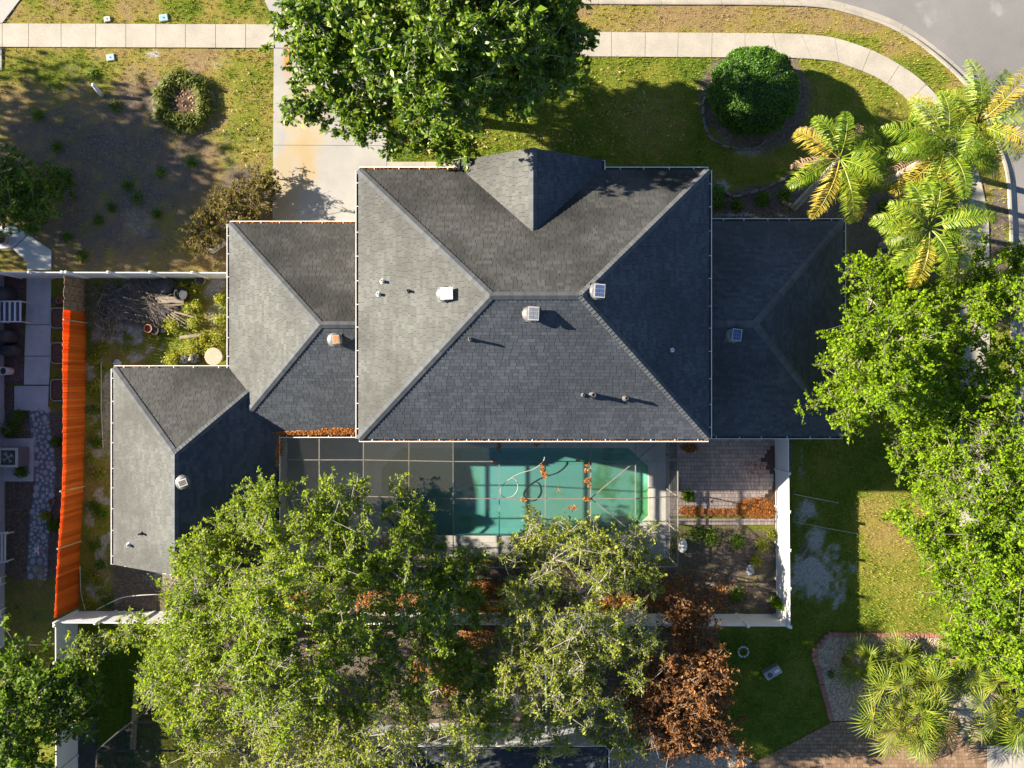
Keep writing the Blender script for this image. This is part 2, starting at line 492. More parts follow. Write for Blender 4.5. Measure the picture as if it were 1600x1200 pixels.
# ------------------------------------------------------------------ ground: one sheet to the horizon
K0 = CAM_H / FPX
_lat = RNG.random((128, 128))
def vnoise(x, y, s):
    """value noise, s = cell size"""
    u, v = np.asarray(x) / s + 1000.3, np.asarray(y) / s + 1000.7
    i, j = np.floor(u).astype(int), np.floor(v).astype(int)
    a, b = u - i, v - j
    a, b = a * a * (3 - 2 * a), b * b * (3 - 2 * b)
    g = lambda p, q: _lat[p % 128, q % 128]
    return (g(i, j) * (1 - a) + g(i + 1, j) * a) * (1 - b) + (g(i, j + 1) * (1 - a) + g(i + 1, j + 1) * a) * b
def fnoise(x, y, s):
    return (vnoise(x, y, s) + .5 * vnoise(x + 31, y + 7, s / 2) + .25 * vnoise(x + 3, y + 71, s / 4)) / 1.75

KERB_IN = [(-900, -22), (200, -6), (880, 6), (1160, 8), (1270, 11), (1325, 21), (1394, 45), (1449, 80), (1504, 129), (1537, 176), (1561, 236), (1572, 275), (1576, 330), (1578, 400), (1580, 700), (1580, 2200)]
kin = catmull(Pn(KERB_IN), 6)
def offset(line, d):
    out = []
    for i, p in enumerate(line):
        t = (line[min(i + 1, len(line) - 1)] - line[max(i - 1, 0)]).normalized()
        out.append(p + Vector((-t.y, t.x, 0)) * d)
    return out
kout = offset(kin, .52)
kmid = offset(kin, .2)
ROADX = [(350, -400), (350, 350), (-350, 350), (-350, kin[0].y)]
ROAD = [(p.x, p.y) for p in kmid] + [(p.x, p.y) for p in offset(kin, 9.6)[::-1]]
POOL = [(627, 700), (982, 700), (1013, 729), (1013, 806), (984, 836), (627, 836), (596, 806), (596, 732)]
POOLW = [(p.x, p.y) for p in Pn(POOL)]
DECK = [(440, 690), (1046, 690), (1046, 872), (440, 872)]
DECKW = [(p.x, p.y) for p in Pn(DECK)]

def ell(gx, gy, cx, cy, rx, ry, soft=.35, wob=.5, wcell=22):
    d = np.sqrt(((gx - cx) / rx) ** 2 + ((gy - cy) / ry) ** 2) + (fnoise(gx + cx, gy + cy, wcell) - .5) * wob * 1.6 + (fnoise(gx, gy + cx, 7) - .5) * wob * 1.3
    soft = soft * 1.5
    return np.clip((1 + soft - d) / (2 * soft), 0, 1)
def rect(gx, gy, x0, y0, x1, y1, soft=8, wob=10):
    n = (fnoise(gx, gy, 20) - .5) * 2 * wob
    d = np.minimum(np.minimum(gx - x0, x1 - gx), np.minimum(gy - y0, y1 - gy)) + n
    return np.clip(d / (2 * soft) + .5, 0, 1)

def ground_masks(gx, gy):
    """lushness of the grass, bare sand, dark soil (0..1) at ground places in survey pixels"""
    L = .60 + (fnoise(gx, gy, 60) - .5) * .5
    S = np.zeros_like(L); D = np.zeros_like(L)
    def setL(w, v):
        nonlocal L; L = L * (1 - w) + v * w
    def addS(w): 
        nonlocal S; S = np.maximum(S, w)
    def addD(w):
        nonlocal D; D = np.maximum(D, w)
    E = lambda *a, **k: ell(gx, gy, *a, **k)
    Q = lambda *a, **k: rect(gx, gy, *a, **k)
    n1 = fnoise(gx, gy, 34); n2 = fnoise(gx + 500, gy, 15)
    # front verge and the thin lawn left of the driveway
    setL(Q(-200, -60, 430, 38), .50 + (n1 - .5) * 1.1)
    setL(Q(-200, 74, 430, 430), .18 + (n1 - .5) * .9)
    setL(E(385, 170, 50, 105), .58 + (n1 - .5) * .5)
    setL(E(110, 105, 120, 32), .62 + (n1 - .5) * .6)
    addD(E(170, 240, 190, 130, soft=.5) * (.45 + .6 * n2)); addD(E(150, 370, 190, 60, soft=.5) * (.35 + .5 * n2))
    addS(E(240, 85, 14, 8) * .8); addS(E(215, 350, 30, 26, wob=1.0) * .45); addS(E(330, 100, 40, 14, wob=1.0) * .4)
    addD(E(385, 300, 45, 48) * .8); addD(E(345, 370, 45, 40) * .75)
    addD(E(288, 160, 48, 46, wob=.15) * .9)
    # verge along the road, lawns in front of the house
    setL(Q(880, -20, 1500, 52), .22 + (n1 - .5) * .7)
    setL(Q(1380, 40, 1590, 300), .26 + (n1 - .5) * .5)
    setL(Q(604, 90, 1110, 262), .80 + (n1 - .5) * .5)
    setL(E(1020, 190, 60, 70), .45); setL(Q(1110, 92, 1480, 300), .62 + (n1 - .5) * .5)
    addD(E(1180, 150, 88, 92, wob=.12, soft=.1) * .8 - E(1192, 135, 70, 66, soft=.1) * 0)
    addS(E(1130, 215, 22, 24, wob=.8) * .35); addS(E(1170, 237, 30, 9, wob=.5) * .6)
    addD(E(1215, 325, 110, 42, wob=.25, soft=.12) * .85); addS(E(1128, 292, 16, 10, wob=.8) * .9); addS(E(1148, 336, 34, 6, wob=.5) * .6)
    addD(Q(1320, 300, 1480, 460) * .7); addD(Q(1543, 286, 1578, 520) * .7)
    # side yard behind the orange fence with its dumped wood
    setL(Q(125, 430, 360, 960), .52 + (n1 - .5) * .8)
    addS(Q(140, 500, 260, 575) * np.clip((n2 - .38) * 4, 0, .8)); addS(E(335, 450, 16, 22) * .9); addS(E(335, 490, 18, 20) * .55)
    addD(E(220, 470, 80, 40) * .75)
    addS(Q(132, 560, 182, 940) * np.clip((n2 - .44) * 5, 0, .75)); addS(E(166, 650, 10, 70) * .7); addS(E(255, 905, 30, 14) * .6)
    addD(Q(170, 885, 275, 965) * .75)
    # rear strip under the oaks, planting bed by the patio
    addD(Q(270, 880, 1065, 1160) * .8); addD(Q(1058, 822, 1216, 962) * (.55 + .4 * n2)); addS(E(1175, 880, 26, 26) * .3)
    # lawn on the right and behind
    setL(Q(1216, 680, 1500, 990), .72 + (n1 - .5) * .5)
    setL(E(1390, 830, 50, 62), .30); setL(E(1400, 910, 60, 40), .55)  # drier tone on the sunlit patch; its light put into the grass colour
    addS(E(1262, 795, 18, 13, wob=.9) * .95); addS(E(1250, 812, 10, 20, wob=.9) * .7); addS(E(1278, 840, 13, 22, wob=.9) * .9)
    addS(E(1280, 905, 42, 34, wob=1.2) * .95); addS(E(1252, 720, 8, 32, wob=1) * .5)
    addD(E(1262, 870, 26, 34) * .6); addD(E(1230, 715, 14, 40) * .7)
    setL(Q(1060, 985, 1300, 1190), .84 + (n1 - .5) * .5); addD(E(1240, 1060, 30, 22) * .35)
    addD(Q(950, 975, 1130, 1200) * .6)
    # neighbours on the left
    addD(Q(-300, 640, 100, 905) * .85); setL(Q(-300, 840, 92, 1010), .55 + (n1 - .5) * .6); addD(Q(-300, 900, 90, 1010) * .45)
    setL(Q(83, 435, 103, 640), .45)
    setL(Q(126, 985, 216, 1200), .95)
    L = np.clip(L, 0, 1)
    return L, np.clip(S, 0, 1), np.clip(D, 0, 1)

def make_ground():
    fx = np.arange(-27, 27.01, .16); fy = np.arange(-20.6, 20.61, .16)
    out = np.array([42, 52, 75, 120, 220, 400.0]); mx_, my_ = np.arange(27.5, 38, .5), np.arange(21, 32, .5)
    X = np.concatenate([-out[::-1], [-34, -29], fx, mx_, out]); Y = np.concatenate([-out[::-1], [-32, -25], fy, my_, out])
    gx, gy = np.meshgrid(X, Y)
    n, m = len(X), len(Y)
    z = (fnoise(gx, gy, 1.1) - .5) * .05 + (fnoise(gx, gy, .35) - .5) * .03 - .03
    z[in_poly(gx, gy, ROAD)] = -.22
    z[in_poly(gx, gy, POOLW)] = -2.2
    V = np.stack([gx.ravel(), gy.ravel(), z.ravel()], 1)
    i, j = np.meshgrid(np.arange(n - 1), np.arange(m - 1))
    a = (j * n + i).ravel()
    F = np.stack([a, a + 1, a + 1 + n, a + n], 1)
    L, S, D = ground_masks(gx.ravel() / K0 + 800, 600 - gy.ravel() / K0)
    C = np.stack([L, S, D, np.ones_like(L)], 1)
    mt, t, b, o = newmat('lawn_and_soil')
    at = N(t, 'ShaderNodeAttribute'); at.attribute_name = 'cover'
    sp = N(t, 'ShaderNodeSeparateColor'); t.links.new(at.outputs['Color'], sp.inputs[0])
    big, fine, vf = noise(t, 1.4, 6, .65), noise(t, 9, 5, .65), noise(t, 38, 3, .6)
    l2 = math_(t, 'ADD', sp.outputs[0], math_(t, 'MULTIPLY', math_(t, 'SUBTRACT', fine, .5), 1.0))
    l2 = math_(t, 'ADD', l2, math_(t, 'MULTIPLY', math_(t, 'SUBTRACT', big, .5), .7), True)
    grass = ramp(t, l2, [(.05, (.185, .130, .065)), (.35, (.19, .152, .038)), (.62, (.118, .138, .016)), (1, (.052, .094, .009))])
    grass = mixc(t, .8, grass, ramp(t, vf, [(.3, (.26, .26, .26)), (.7, (.72, .72, .72))]), 'OVERLAY')
    sand = ramp(t, fine, [(.3, (.20, .18, .16)), (.7, (.36, .345, .32))])
    soil = ramp(t, fine, [(.28, (.055, .043, .037)), (.5, (.105, .083, .071)), (.75, (.185, .150, .130))])
    fs = ramp(t, math_(t, 'ADD', sp.outputs[1], math_(t, 'MULTIPLY', math_(t, 'SUBTRACT', fine, .5), .9)), [(.34, (0, 0, 0)), (.85, (1, 1, 1))])
    fd = ramp(t, math_(t, 'ADD', sp.outputs[2], math_(t, 'MULTIPLY', math_(t, 'SUBTRACT', fine, .5), 1.2)), [(.38, (0, 0, 0)), (.66, (1, 1, 1))])
    col = mixc(t, fs, mixc(t, fd, grass, soil), sand)
    t.links.new(col, b.inputs['Base Color']); b.inputs['Roughness'].default_value = .98; b.inputs['Specular IOR Level'].default_value = .1
    bump(t, b, math_(t, 'ADD', vf, fine), .8, .05)
    o_ = bpy.data.objects.new('ground', np_mesh('ground', V, F, mt, {'cover': C}))
    o_.data.polygons.foreach_set('use_smooth', [True] * len(F))
    link(o_); props(o_, 'yard ground of thin lawn, bare sand and dark soil', None, None, 'structure')
make_ground()

# road and kerb
def strip(name, a, b, z, mat, **kw):
    mb = MB(); n = len(a)
    mb.add([(p.x, p.y, z) for p in a] + [(p.x, p.y, z) for p in b], [(i, i + 1, n + i + 1, n + i) for i in range(n - 1)])
    return mb.solo(name, mat, **kw)
kr, kfar = offset(kin, .3), offset(kin, 9.5)
mb = MB(); n = len(kr)
mb.add([(p.x, p.y, -.14) for p in kr] + [(p.x, p.y, -.14) for p in kfar], [(n + i, n + i + 1, i + 1, i) for i in range(n - 1)])
mb.solo('road', M['asphalt'], label='worn grey asphalt road curving round the corner lot', kind='structure')

kerb = thing('kerb', 'pale concrete kerb and gutter curving along the road', None, (0, 0, 0), kind='structure')
fine = catmull(Pn(KERB_IN[1:-1]), 24)
seg, acc = [fine[0]], 0
def kerb_stone(seg):
    prof = [(0, -.2), (0, .03), (.03, .045), (.14, .045), (.19, .02), (.24, -.105), (.52, -.125), (.52, -.3)]
    mb = MB(); k = len(prof); vs, fs = [], []
    for i, p in enumerate(seg):
        t = (seg[min(i + 1, len(seg) - 1)] - seg[max(i - 1, 0)]).normalized(); nn = Vector((-t.y, t.x, 0))
        vs += [p + nn * d + Vector((0, 0, z)) for d, z in prof]
    for i in range(len(seg) - 1):
        fs += [(i * k + j, i * k + j + 1, (i + 1) * k + j + 1, (i + 1) * k + j) for j in range(k - 1)]
    fs += [tuple(range(k)), tuple(range(len(seg) * k - 1, (len(seg) - 1) * k - 1, -1))]
    mb.add(vs, fs)
    mb.part('kerb_stone', M['kerb'], kerb)
for ln_ in (fine, offset(fine, 9.8)[::-1]):
    seg, acc = [ln_[0]], 0
    for a, b in zip(ln_[:-1], ln_[1:]):
        seg.append(b.copy()); acc += (b - a).length
        if acc > 3.0:
            e = seg[-1] - (seg[-1] - seg[-2]).normalized() * .012
            kerb_stone(seg[:-1] + [e]); seg = [b.copy()]; acc = 0

# ------------------------------------------------------------------ sidewalks of separate slabs
sidewalk = thing('sidewalk', 'pale concrete sidewalk of square slabs bending round the corner', None, (0, 0, 0), kind='structure')
def slab(polyw, z0=-.12, z1=.03, mat='concrete', parent=None, name='slab'):
    mb = MB(); mb.prism([(p[0], p[1]) for p in polyw], z0, z1)
    return mb.part(name, M[mat], parent or sidewalk)
xs = [-120, -60, 4, 45, 96, 150, 197, 244, 290, 337, 384, 428]
for a, b in zip(xs[:-1], xs[1:]):
    g = .35
    y = lambda x: 37 + 1.5 * x / 425
    slab(Pn([(a + g, y(a)), (b - g, y(b)), (b - g, y(b) + 36.5), (a + g, y(a) + 36.5)]))
SO = [(605, 47), (890, 50), (1160, 52), (1230, 53), (1290, 57), (1339, 70), (1389, 92), (1435, 122), (1470, 158), (1500, 205), (1525, 260), (1540, 320), (1545, 380), (1546, 700), (1546, 1165)]
SI = [(605, 85), (890, 88), (1160, 90), (1246, 91), (1302, 96), (1330, 105), (1372, 122), (1412, 150), (1440, 182), (1465, 222), (1485, 265), (1497, 320), (1500, 380), (1500, 700), (1500, 1165)]
so, si = catmull(Pn(SO), 40), catmull(Pn(SI), 40)
i0, acc = 0, 0.0
def pull(p, q, d):
    return p + (q - p).normalized() * d
for i in range(1, len(so)):
    acc += ((so[i] - so[i - 1]).length + (si[i] - si[i - 1]).length) / 2
    if acc > 1.53:
        st = max(1, (i - i0) // 4)
        ks = list(range(i0, i, st)) + [i]
        A = [so[k].copy() for k in ks]; B = [si[k].copy() for k in ks]
        A[-1] = pull(A[-1], A[-2], .02); B[-1] = pull(B[-1], B[-2], .02)
        slab(A + B[::-1]); i0, acc = i, 0

# driveway slabs, walkway, left neighbour's apron
drive = thing('driveway', 'stained pale concrete driveway below the broad magnolia', None, (0, 0, 0), kind='structure')
g = .4
for q in ([(428, 76), (604, 78), (604, 227.4), (427, 226.8)], [(427, 227.3), (604, 228), (604, 350), (426, 350)],
          [(430, 38), (604, 40), (604, 77 - g), (430, 75)], [(411, -6), (628, -4), (604, 39), (429, 37)]):
    slab(Pn(q), mat='driveway', parent=drive)
walk = thing('walkway', 'narrow concrete walkway strip along the front of the house', None, (0, 0, 0), kind='structure')
for a, b in ((604.6, 664), (664.6, 730)):
    slab(Pn([(a, 253), (b, 253), (b, 300), (a, 300)]), z1=.035, parent=walk)
ap = thing('driveway', 'corner of the pale driveway at the upper left edge', None, (0, 0, 0), kind='structure')
slab(Pn([(-120, -8), (36, -6), (4, 36), (-120, 35)]), mat='driveway', parent=ap)
slab(Pn([(-120, 75), (3, 75), (3, 110), (-120, 110)]), mat='driveway', parent=ap)

# left neighbour's path: bent slabs, straight run, brown paved strip
npath = thing('path', 'grey concrete path beside the blue house', None, (0, 0, 0), kind='structure')
for q in ([(-60, 352), (22, 353), (44, 366), (20, 388), (-60, 390)], [(45, 367), (80, 391), (80, 422), (43, 422), (42, 409), (21, 389)], [(43, 424), (80, 424), (80, 507), (40.5, 507)], [(40.5, 508), (80, 508), (79, 556), (39, 556)], [(39, 557), (79, 557), (77, 601), (38, 601)], [(23, 603), (77, 603), (75, 641), (23, 641)]):
    slab(Pn(q), mat='concrete_cool', parent=npath)

# ------------------------------------------------------------------ pavers (too small to pick apart singly: joined)
def clip_convex(poly, cl):
    a = sum(cl[i][0] * cl[(i + 1) % len(cl)][1] - cl[(i + 1) % len(cl)][0] * cl[i][1] for i in range(len(cl)))
    if a < 0: cl = cl[::-1]
    for (x1, y1), (x2, y2) in zip(cl, cl[1:] + cl[:1]):
        out = []
        side = lambda p: (x2 - x1) * (p[1] - y1) - (y2 - y1) * (p[0] - x1)
        for p, q in zip(poly, poly[1:] + poly[:1]):
            s, t = side(p), side(q)
            if s >= 0: out.append(p)
            if s * t < 0: out.append((p[0] + (q[0] - p[0]) * s / (s - t), p[1] + (q[1] - p[1]) * s / (s - t)))
        poly = out
        if len(poly) < 3: return []
    return poly
def pavers(poly, w_, h_, z, jit=.004, gap=.016, ang=0.0, skip=None, dbl=.25):
    """laid pavers clipped to a convex world polygon; some lie double"""
    xs = [p[0] for p in poly]; ys = [p[1] for p in poly]
    c, s = math.cos(ang), math.sin(ang); cx, cy = sum(xs) / len(xs), sum(ys) / len(ys)
    rad = max(math.hypot(x - cx, y - cy) for x, y in zip(xs, ys)) + w_
    mb = MB(); row = 0; v = -rad
    while v < rad:
        u = -rad - random.random() * w_
        while u < rad:
            ww = w_ * (1.6 if random.random() < dbl else 1)
            q = [(u + gap / 2, v + gap / 2), (u + ww - gap / 2, v + gap / 2), (u + ww - gap / 2, v + h_ - gap / 2), (u + gap / 2, v + h_ - gap / 2)]
            q = [(cx + a * c - b_ * s, cy + a * s + b_ * c) for a, b_ in q]
            q = clip_convex(q, poly)
            u += ww
            if len(q) < 3: continue
            mx, my = sum(p[0] for p in q) / len(q), sum(p[1] for p in q) / len(q)
            if skip and skip(mx, my): continue
            zz = z + random.uniform(-jit, jit); k = len(q)
            mb.add([(x, y, zz) for x, y in q] + [(x, y, zz - .05) for x, y in q], [tuple(range(k))] + [(i, k + i, k + (i + 1) % k, (i + 1) % k) for i in range(k)])
        v += h_; row += 1
    return mb
patio = thing('patio', 'pinkish paver patio between the screen cage and the white side fence', None, (0, 0, 0), kind='structure')
pw = [(p.x, p.y) for p in Pn([(1046, 680), (1211, 680), (1211, 806), (1046, 806)])]
MB().sheet(pw, -.005).part('bedding', M['mulch'], patio)
pavers(pw, .17, .20, .03, skip=lambda x, y: math.hypot(x - P(1216, 735).x, (y - P(1216, 735).y) * .35) < .55 + .25 * math.sin(y * 3)).part('pavers', M['paver'], patio, kind='stuff')
mb = MB()
pw = Pn([(1046, 807), (1210, 808), (1210, 823), (1046, 822)])
for i in range(30):
    x0 = pw[0].x + (pw[1].x - pw[0].x) * i / 30; d = (pw[1].x - pw[0].x) / 30
    mb.box((x0 + d / 2, (pw[0].y + pw[2].y) / 2 + random.uniform(-.006, .006), .02 + random.uniform(-.004, .004)), (d - .012, .30, .06))
mb.part('border_pavers', M['paver'], patio, kind='stuff')

# paved drive at the lower right, with a banded joint and concrete apron
bdrive = thing('driveway', 'tan and red paver driveway at the lower right corner', None, (0, 0, 0), kind='structure')
BD = [(p.x, p.y) for p in Pn([(1120, 1240), (1170, 1196), (1300, 1128), (1420, 1120), (1541, 1120), (1541, 1240)])]
MB().sheet(BD, .0).part('bedding', M['mulch'], bdrive)
xb = [P(1319, 0).x, P(1496, 0).x]
pavers(BD, .17, .19, .03).part('pavers', M['paver_red'], bdrive, kind='stuff')
for a, b, c, d in ((1542, 1166, 1581, 1240), (1582, 1166, 1640, 1240)):
    slab(Pn([(a, b), (c, b), (c, d), (a, d)]), mat='concrete', parent=bdrive)
nb = thing('paved_strip', 'brown brick strip between the blue house and its path', None, (0, 0, 0), kind='structure')
for q in ([(-20, 432), (38, 432), (36, 600), (-20, 600)], [(-20, 603), (21, 603), (21, 640), (-20, 640)]):
    poly = [(p.x, p.y) for p in Pn(q)]
    MB().sheet(poly, -.002).part('bedding', M['mulch'], nb)
    pavers(poly, .2, .1, .025).part('pavers', M['paver_dark'], nb, kind='stuff')

# gravel beds
mb = MB(); mb.prism([(p.x, p.y) for p in Pn([(1268, 1020), (1293, 994), (1512, 996), (1545, 1040), (1560, 1140), (1420, 1124), (1300, 1126)])], -.06, .02)
mb.solo('gravel_bed', M['gravel'], label='tan gravel bed planted with fan palms', kind='structure')
mb = MB(); mb.prism([(p.x, p.y) for p in Pn([(948, 1230), (950, 1172), (1000, 1152), (1140, 1158), (1176, 1190), (1140, 1230)])], -.06, .02)
mb.solo('gravel_bed', M['gravel'], label='tan gravel bed below the brown tree', kind='structure')

# stone path of separate stones in mortar
sp_ = thing('stone_path', 'winding path of grey flat stones in the shade', None, (0, 0, 0), kind='structure')
SPC = [(61, 640), (64, 680), (70, 720), (70, 760), (64, 800), (60, 850), (58, 905)]
sc_ = catmull(Pn(SPC), 10)
wl = [.52, .54, .52, .50, .48, .50, .48]
hw = [wl[min(int(i / 10), 6)] for i in range(len(sc_))]
a_ = [p + Vector((-.52, 0, 0)) for p in sc_]; b_ = [p + Vector((.52, 0, 0)) for p in sc_]
mb = MB(); n = len(a_)
mb.add([(p.x, p.y, .0) for p in a_] + [(p.x, p.y, .0) for p in b_], [(i, n + i, n + i + 1, i + 1)[::-1] for i in range(n - 1)])
mb.part('mortar', plain('blue_grey_mortar', (.09, .10, .12), (.14, .15, .17), 4, .95), sp_)
stones = []
for k in range(9000):
    i = random.randrange(len(sc_) - 1); t = random.random()
    c = sc_[i].lerp(sc_[i + 1], t) + Vector((random.uniform(-.43, .43), 0, 0))
    r_ = random.choice([.17, .14, .11, .085])
    if all((c - q).length > (r_ + s) * .98 for q, s in stones): stones.append((c, r_))
    if len(stones) > 210: break
for c, r_ in stones:
    m_ = random.randint(6, 8); ph = random.random() * 6
    poly = [(c.x + r_ * random.uniform(.85, 1.12) * math.cos(ph + 2 * math.pi * j / m_), c.y + r_ * random.uniform(.85, 1.12) * 1.1 * math.sin(ph + 2 * math.pi * j / m_)) for j in range(m_)]
    z = .03 + random.uniform(-.008, .012)
    inner = [(c.x + (x - c.x) * .86, c.y + (y - c.y) * .86) for x, y in poly]
    mb = MB(); mm = len(poly)
    mb.add([(x, y, -.01) for x, y in poly] + [(x, y, z) for x, y in inner], [tuple(range(mm, 2 * mm))] + [(j, (j + 1) % mm, mm + (j + 1) % mm, mm + j) for j in range(mm)])
    mb.part('stone', M['stone'], sp_)

# ------------------------------------------------------------------ pool, deck
deck = thing('pool_deck', 'grey concrete pool deck under the screen cage', None, (0, 0, 0), kind='structure')
def ring(outer, inner, z):
    mb = MB(); k = len(inner)
    mb.add([(p[0], p[1], z) for p in outer] + [(p[0], p[1], z) for p in inner], [(i, (i + 1) % k, k + (i + 1) % k, k + i)[::-1] for i in range(k)])
    return mb
def grow(poly, d):
    cx = sum(p[0] for p in poly) / len(poly); cy = sum(p[1] for p in poly) / len(poly)
    sx = (max(p[0] for p in poly) - min(p[0] for p in poly)) / 2; sy = (max(p[1] for p in poly) - min(p[1] for p in poly)) / 2
    return [(cx + (p[0] - cx) * (sx + d) / sx, cy + (p[1] - cy) * (sy + d) / sy) for p in poly]
co = grow(POOLW, .36)
x0, x1, y0, y1 = DECKW[0][0], DECKW[1][0], DECKW[2][1], DECKW[0][1] + 1.2
outer = [(co[0][0], y1), (co[1][0], y1), (x1, co[2][1]), (x1, co[3][1]), (co[4][0], y0), (co[5][0], y0), (x0, co[6][1]), (x0, co[7][1])]
mb = ring(outer, co, .03)
for k, cxy in ((1, (x1, y1)), (3, (x1, y0)), (5, (x0, y0)), (7, (x0, y1))):
    a, b = outer[k], outer[(k + 1) % 8]
    mb.add([(*a, .03), (*b, .03), (*cxy, .03)], [(0, 1, 2) if (b[0] - a[0]) * (cxy[1] - a[1]) - (b[1] - a[1]) * (cxy[0] - a[0]) > 0 else (2, 1, 0)])
mb.add([(x0, y0, .03), (x1, y0, .03), (x1, y0, -.2), (x0, y0, -.2)], [(0, 1, 2, 3)])
mb.add([(x1, y0, .03), (x1, y1, .03), (x1, y1, -.2), (x1, y0, -.2)], [(0, 1, 2, 3)])
mb.part('slab', M['deck'], deck)
pool = thing('swimming_pool', 'long pool of murky green water with cut corners', 'pool', (P(804, 768).x, P(804, 768).y, 0))
k = 8
mb = ring(co, POOLW, .055)
mb.add([(*p, .055) for p in co] + [(*p, .0) for p in co], [(i, (i + 1) % k, k + (i + 1) % k, k + i) for i in range(k)])
mb.part('coping', M['coping'], pool)
mb = MB()
lo = grow(POOLW, -.25)
mb.add([(*p, .055) for p in POOLW] + [(*p, -.45) for p in POOLW] + [(*p, -.58) for p in lo], [(i, (i + 1) % k, k + (i + 1) % k, k + i) for i in range(k)] + [(k + i, k + (i + 1) % k, 2 * k + (i + 1) % k, 2 * k + i) for i in range(k)] + [tuple(range(2 * k, 3 * k))[::-1]])
mb.part('basin', M['plaster'], pool)
MB().sheet(grow(POOLW, -.004), -.10).part('water', M['water'], pool)

# ------------------------------------------------------------------ the house
PITCH = .541
class Slope:
    def __init__(s, pts):
        s.p = [Vector(q) for q in pts]
        s.u = (s.p[1] - s.p[0]).normalized()
        n = s.u.cross(s.p[2] - s.p[1]).normalized()
        s.n = n if n.z > 0 else -n
        s.v = s.n.cross(s.u)
        s.q = [((a - s.p[0]).dot(s.u), (a - s.p[0]).dot(s.v)) for a in s.p]
    def at(s, a, b, h=0):
        return s.p[0] + s.u * a + s.v * b + s.n * h
    def span(s, b):
        xs = []
        for (x1, y1), (x2, y2) in zip(s.q, s.q[1:] + s.q[:1]):
            if abs(y2 - y1) < 1e-9:
                if abs(b - y1) < 1e-6: xs += [x1, x2]
            elif min(y1, y2) - 1e-9 <= b <= max(y1, y2) + 1e-9:
                xs.append(x1 + (x2 - x1) * (b - y1) / (y2 - y1))
        return (min(xs), max(xs)) if xs else None
    def hit(s, px, py):
        c = Vector((0, 0, CAM_H)); d = P(px, py, 0) - c
        return c + d * ((s.p[0] - c).dot(s.n) / d.dot(s.n))

def shingles(sl, mat, parent, exp_=.15, drop=.03):
    V, F = [], []
    top = max(b for a, b in sl.q); b0 = -drop; rows = 0
    while b0 < top - .02:
        b1 = min(b0 + exp_ + .03, top - .001)
        s0, s1 = sl.span(max(b0, 0.0001)), sl.span(b1)
        if s0 and s1:
            u = s0[0] - random.uniform(0, .3)
            while u < s0[1]:
                w_ = random.choice((.17, .22, .26, .33, .38)); e = u + w_ - .014
                lo, hi = max(u, s0[0]), min(e, s0[1]); lo2, hi2 = max(u, s1[0]), min(e, s1[1])
                if hi - lo > .02:
                    if hi2 < lo2: lo2 = hi2 = (lo2 + hi2) / 2
                    h = .009 + random.uniform(0, .009)
                    k = len(V)
                    V += [sl.at(lo, b0, h), sl.at(hi, b0, h), sl.at(hi2, b1, .003), sl.at(lo2, b1, .003), sl.at(lo, b0, 0), sl.at(hi, b0, 0), sl.at(hi2, b1, 0), sl.at(lo2, b1, 0)]
                    F += [(k, k + 1, k + 2, k + 3), (k + 4, k + 5, k + 1, k), (k + 5, k + 6, k + 2, k + 1), (k + 7, k + 4, k, k + 3)]
                u += w_
        b0 += exp_; rows += 1
    mb = MB(); mb.v = [tuple(x) for x in V]; mb.f = F; mb.m = [0] * len(F)
    return mb.part('shingles', mat, parent, kind='stuff')

def caps(a, b, n1, n2, parent, step=.17, wd=.15, mat=None):
    """overlapping cap shingles on a hip or ridge from a (low) to b"""
    a, b = Vector(a), Vector(b); d = (b - a); L = d.length; d.normalize()
    w1 = n1.cross(d).normalized(); w2 = n2.cross(d).normalized()
    if w1.z > 0: w1 = -w1
    if w2.z > 0: w2 = -w2
    if w1.dot(w2) > .6: w2 = -w2
    mb = MB(); t = 0
    up = (n1 + n2).normalized()
    while t < L:
        e = min(t + step + .03, L)
        p, q = a + d * t, a + d * e
        h0, h1 = .05, .028
        vs = [p + w1 * wd + n1 * h0, p + up * (h0 + .012), p + w2 * wd + n2 * h0, q + w1 * wd + n1 * h1, q + up * (h1 + .012), q + w2 * wd + n2 * h1]
        vs += [p + w1 * wd, p + up * .005, p + w2 * wd, q + w1 * wd, q + w2 * wd]
        mb.add(vs, [(0, 1, 4, 3), (1, 2, 5, 4), (6, 7, 1, 0), (7, 8, 2, 1), (6, 0, 3, 9), (2, 8, 10, 5)])
        t += step
    return mb.part('ridge_caps', mat or M['shingle_cap'], parent, kind='stuff')

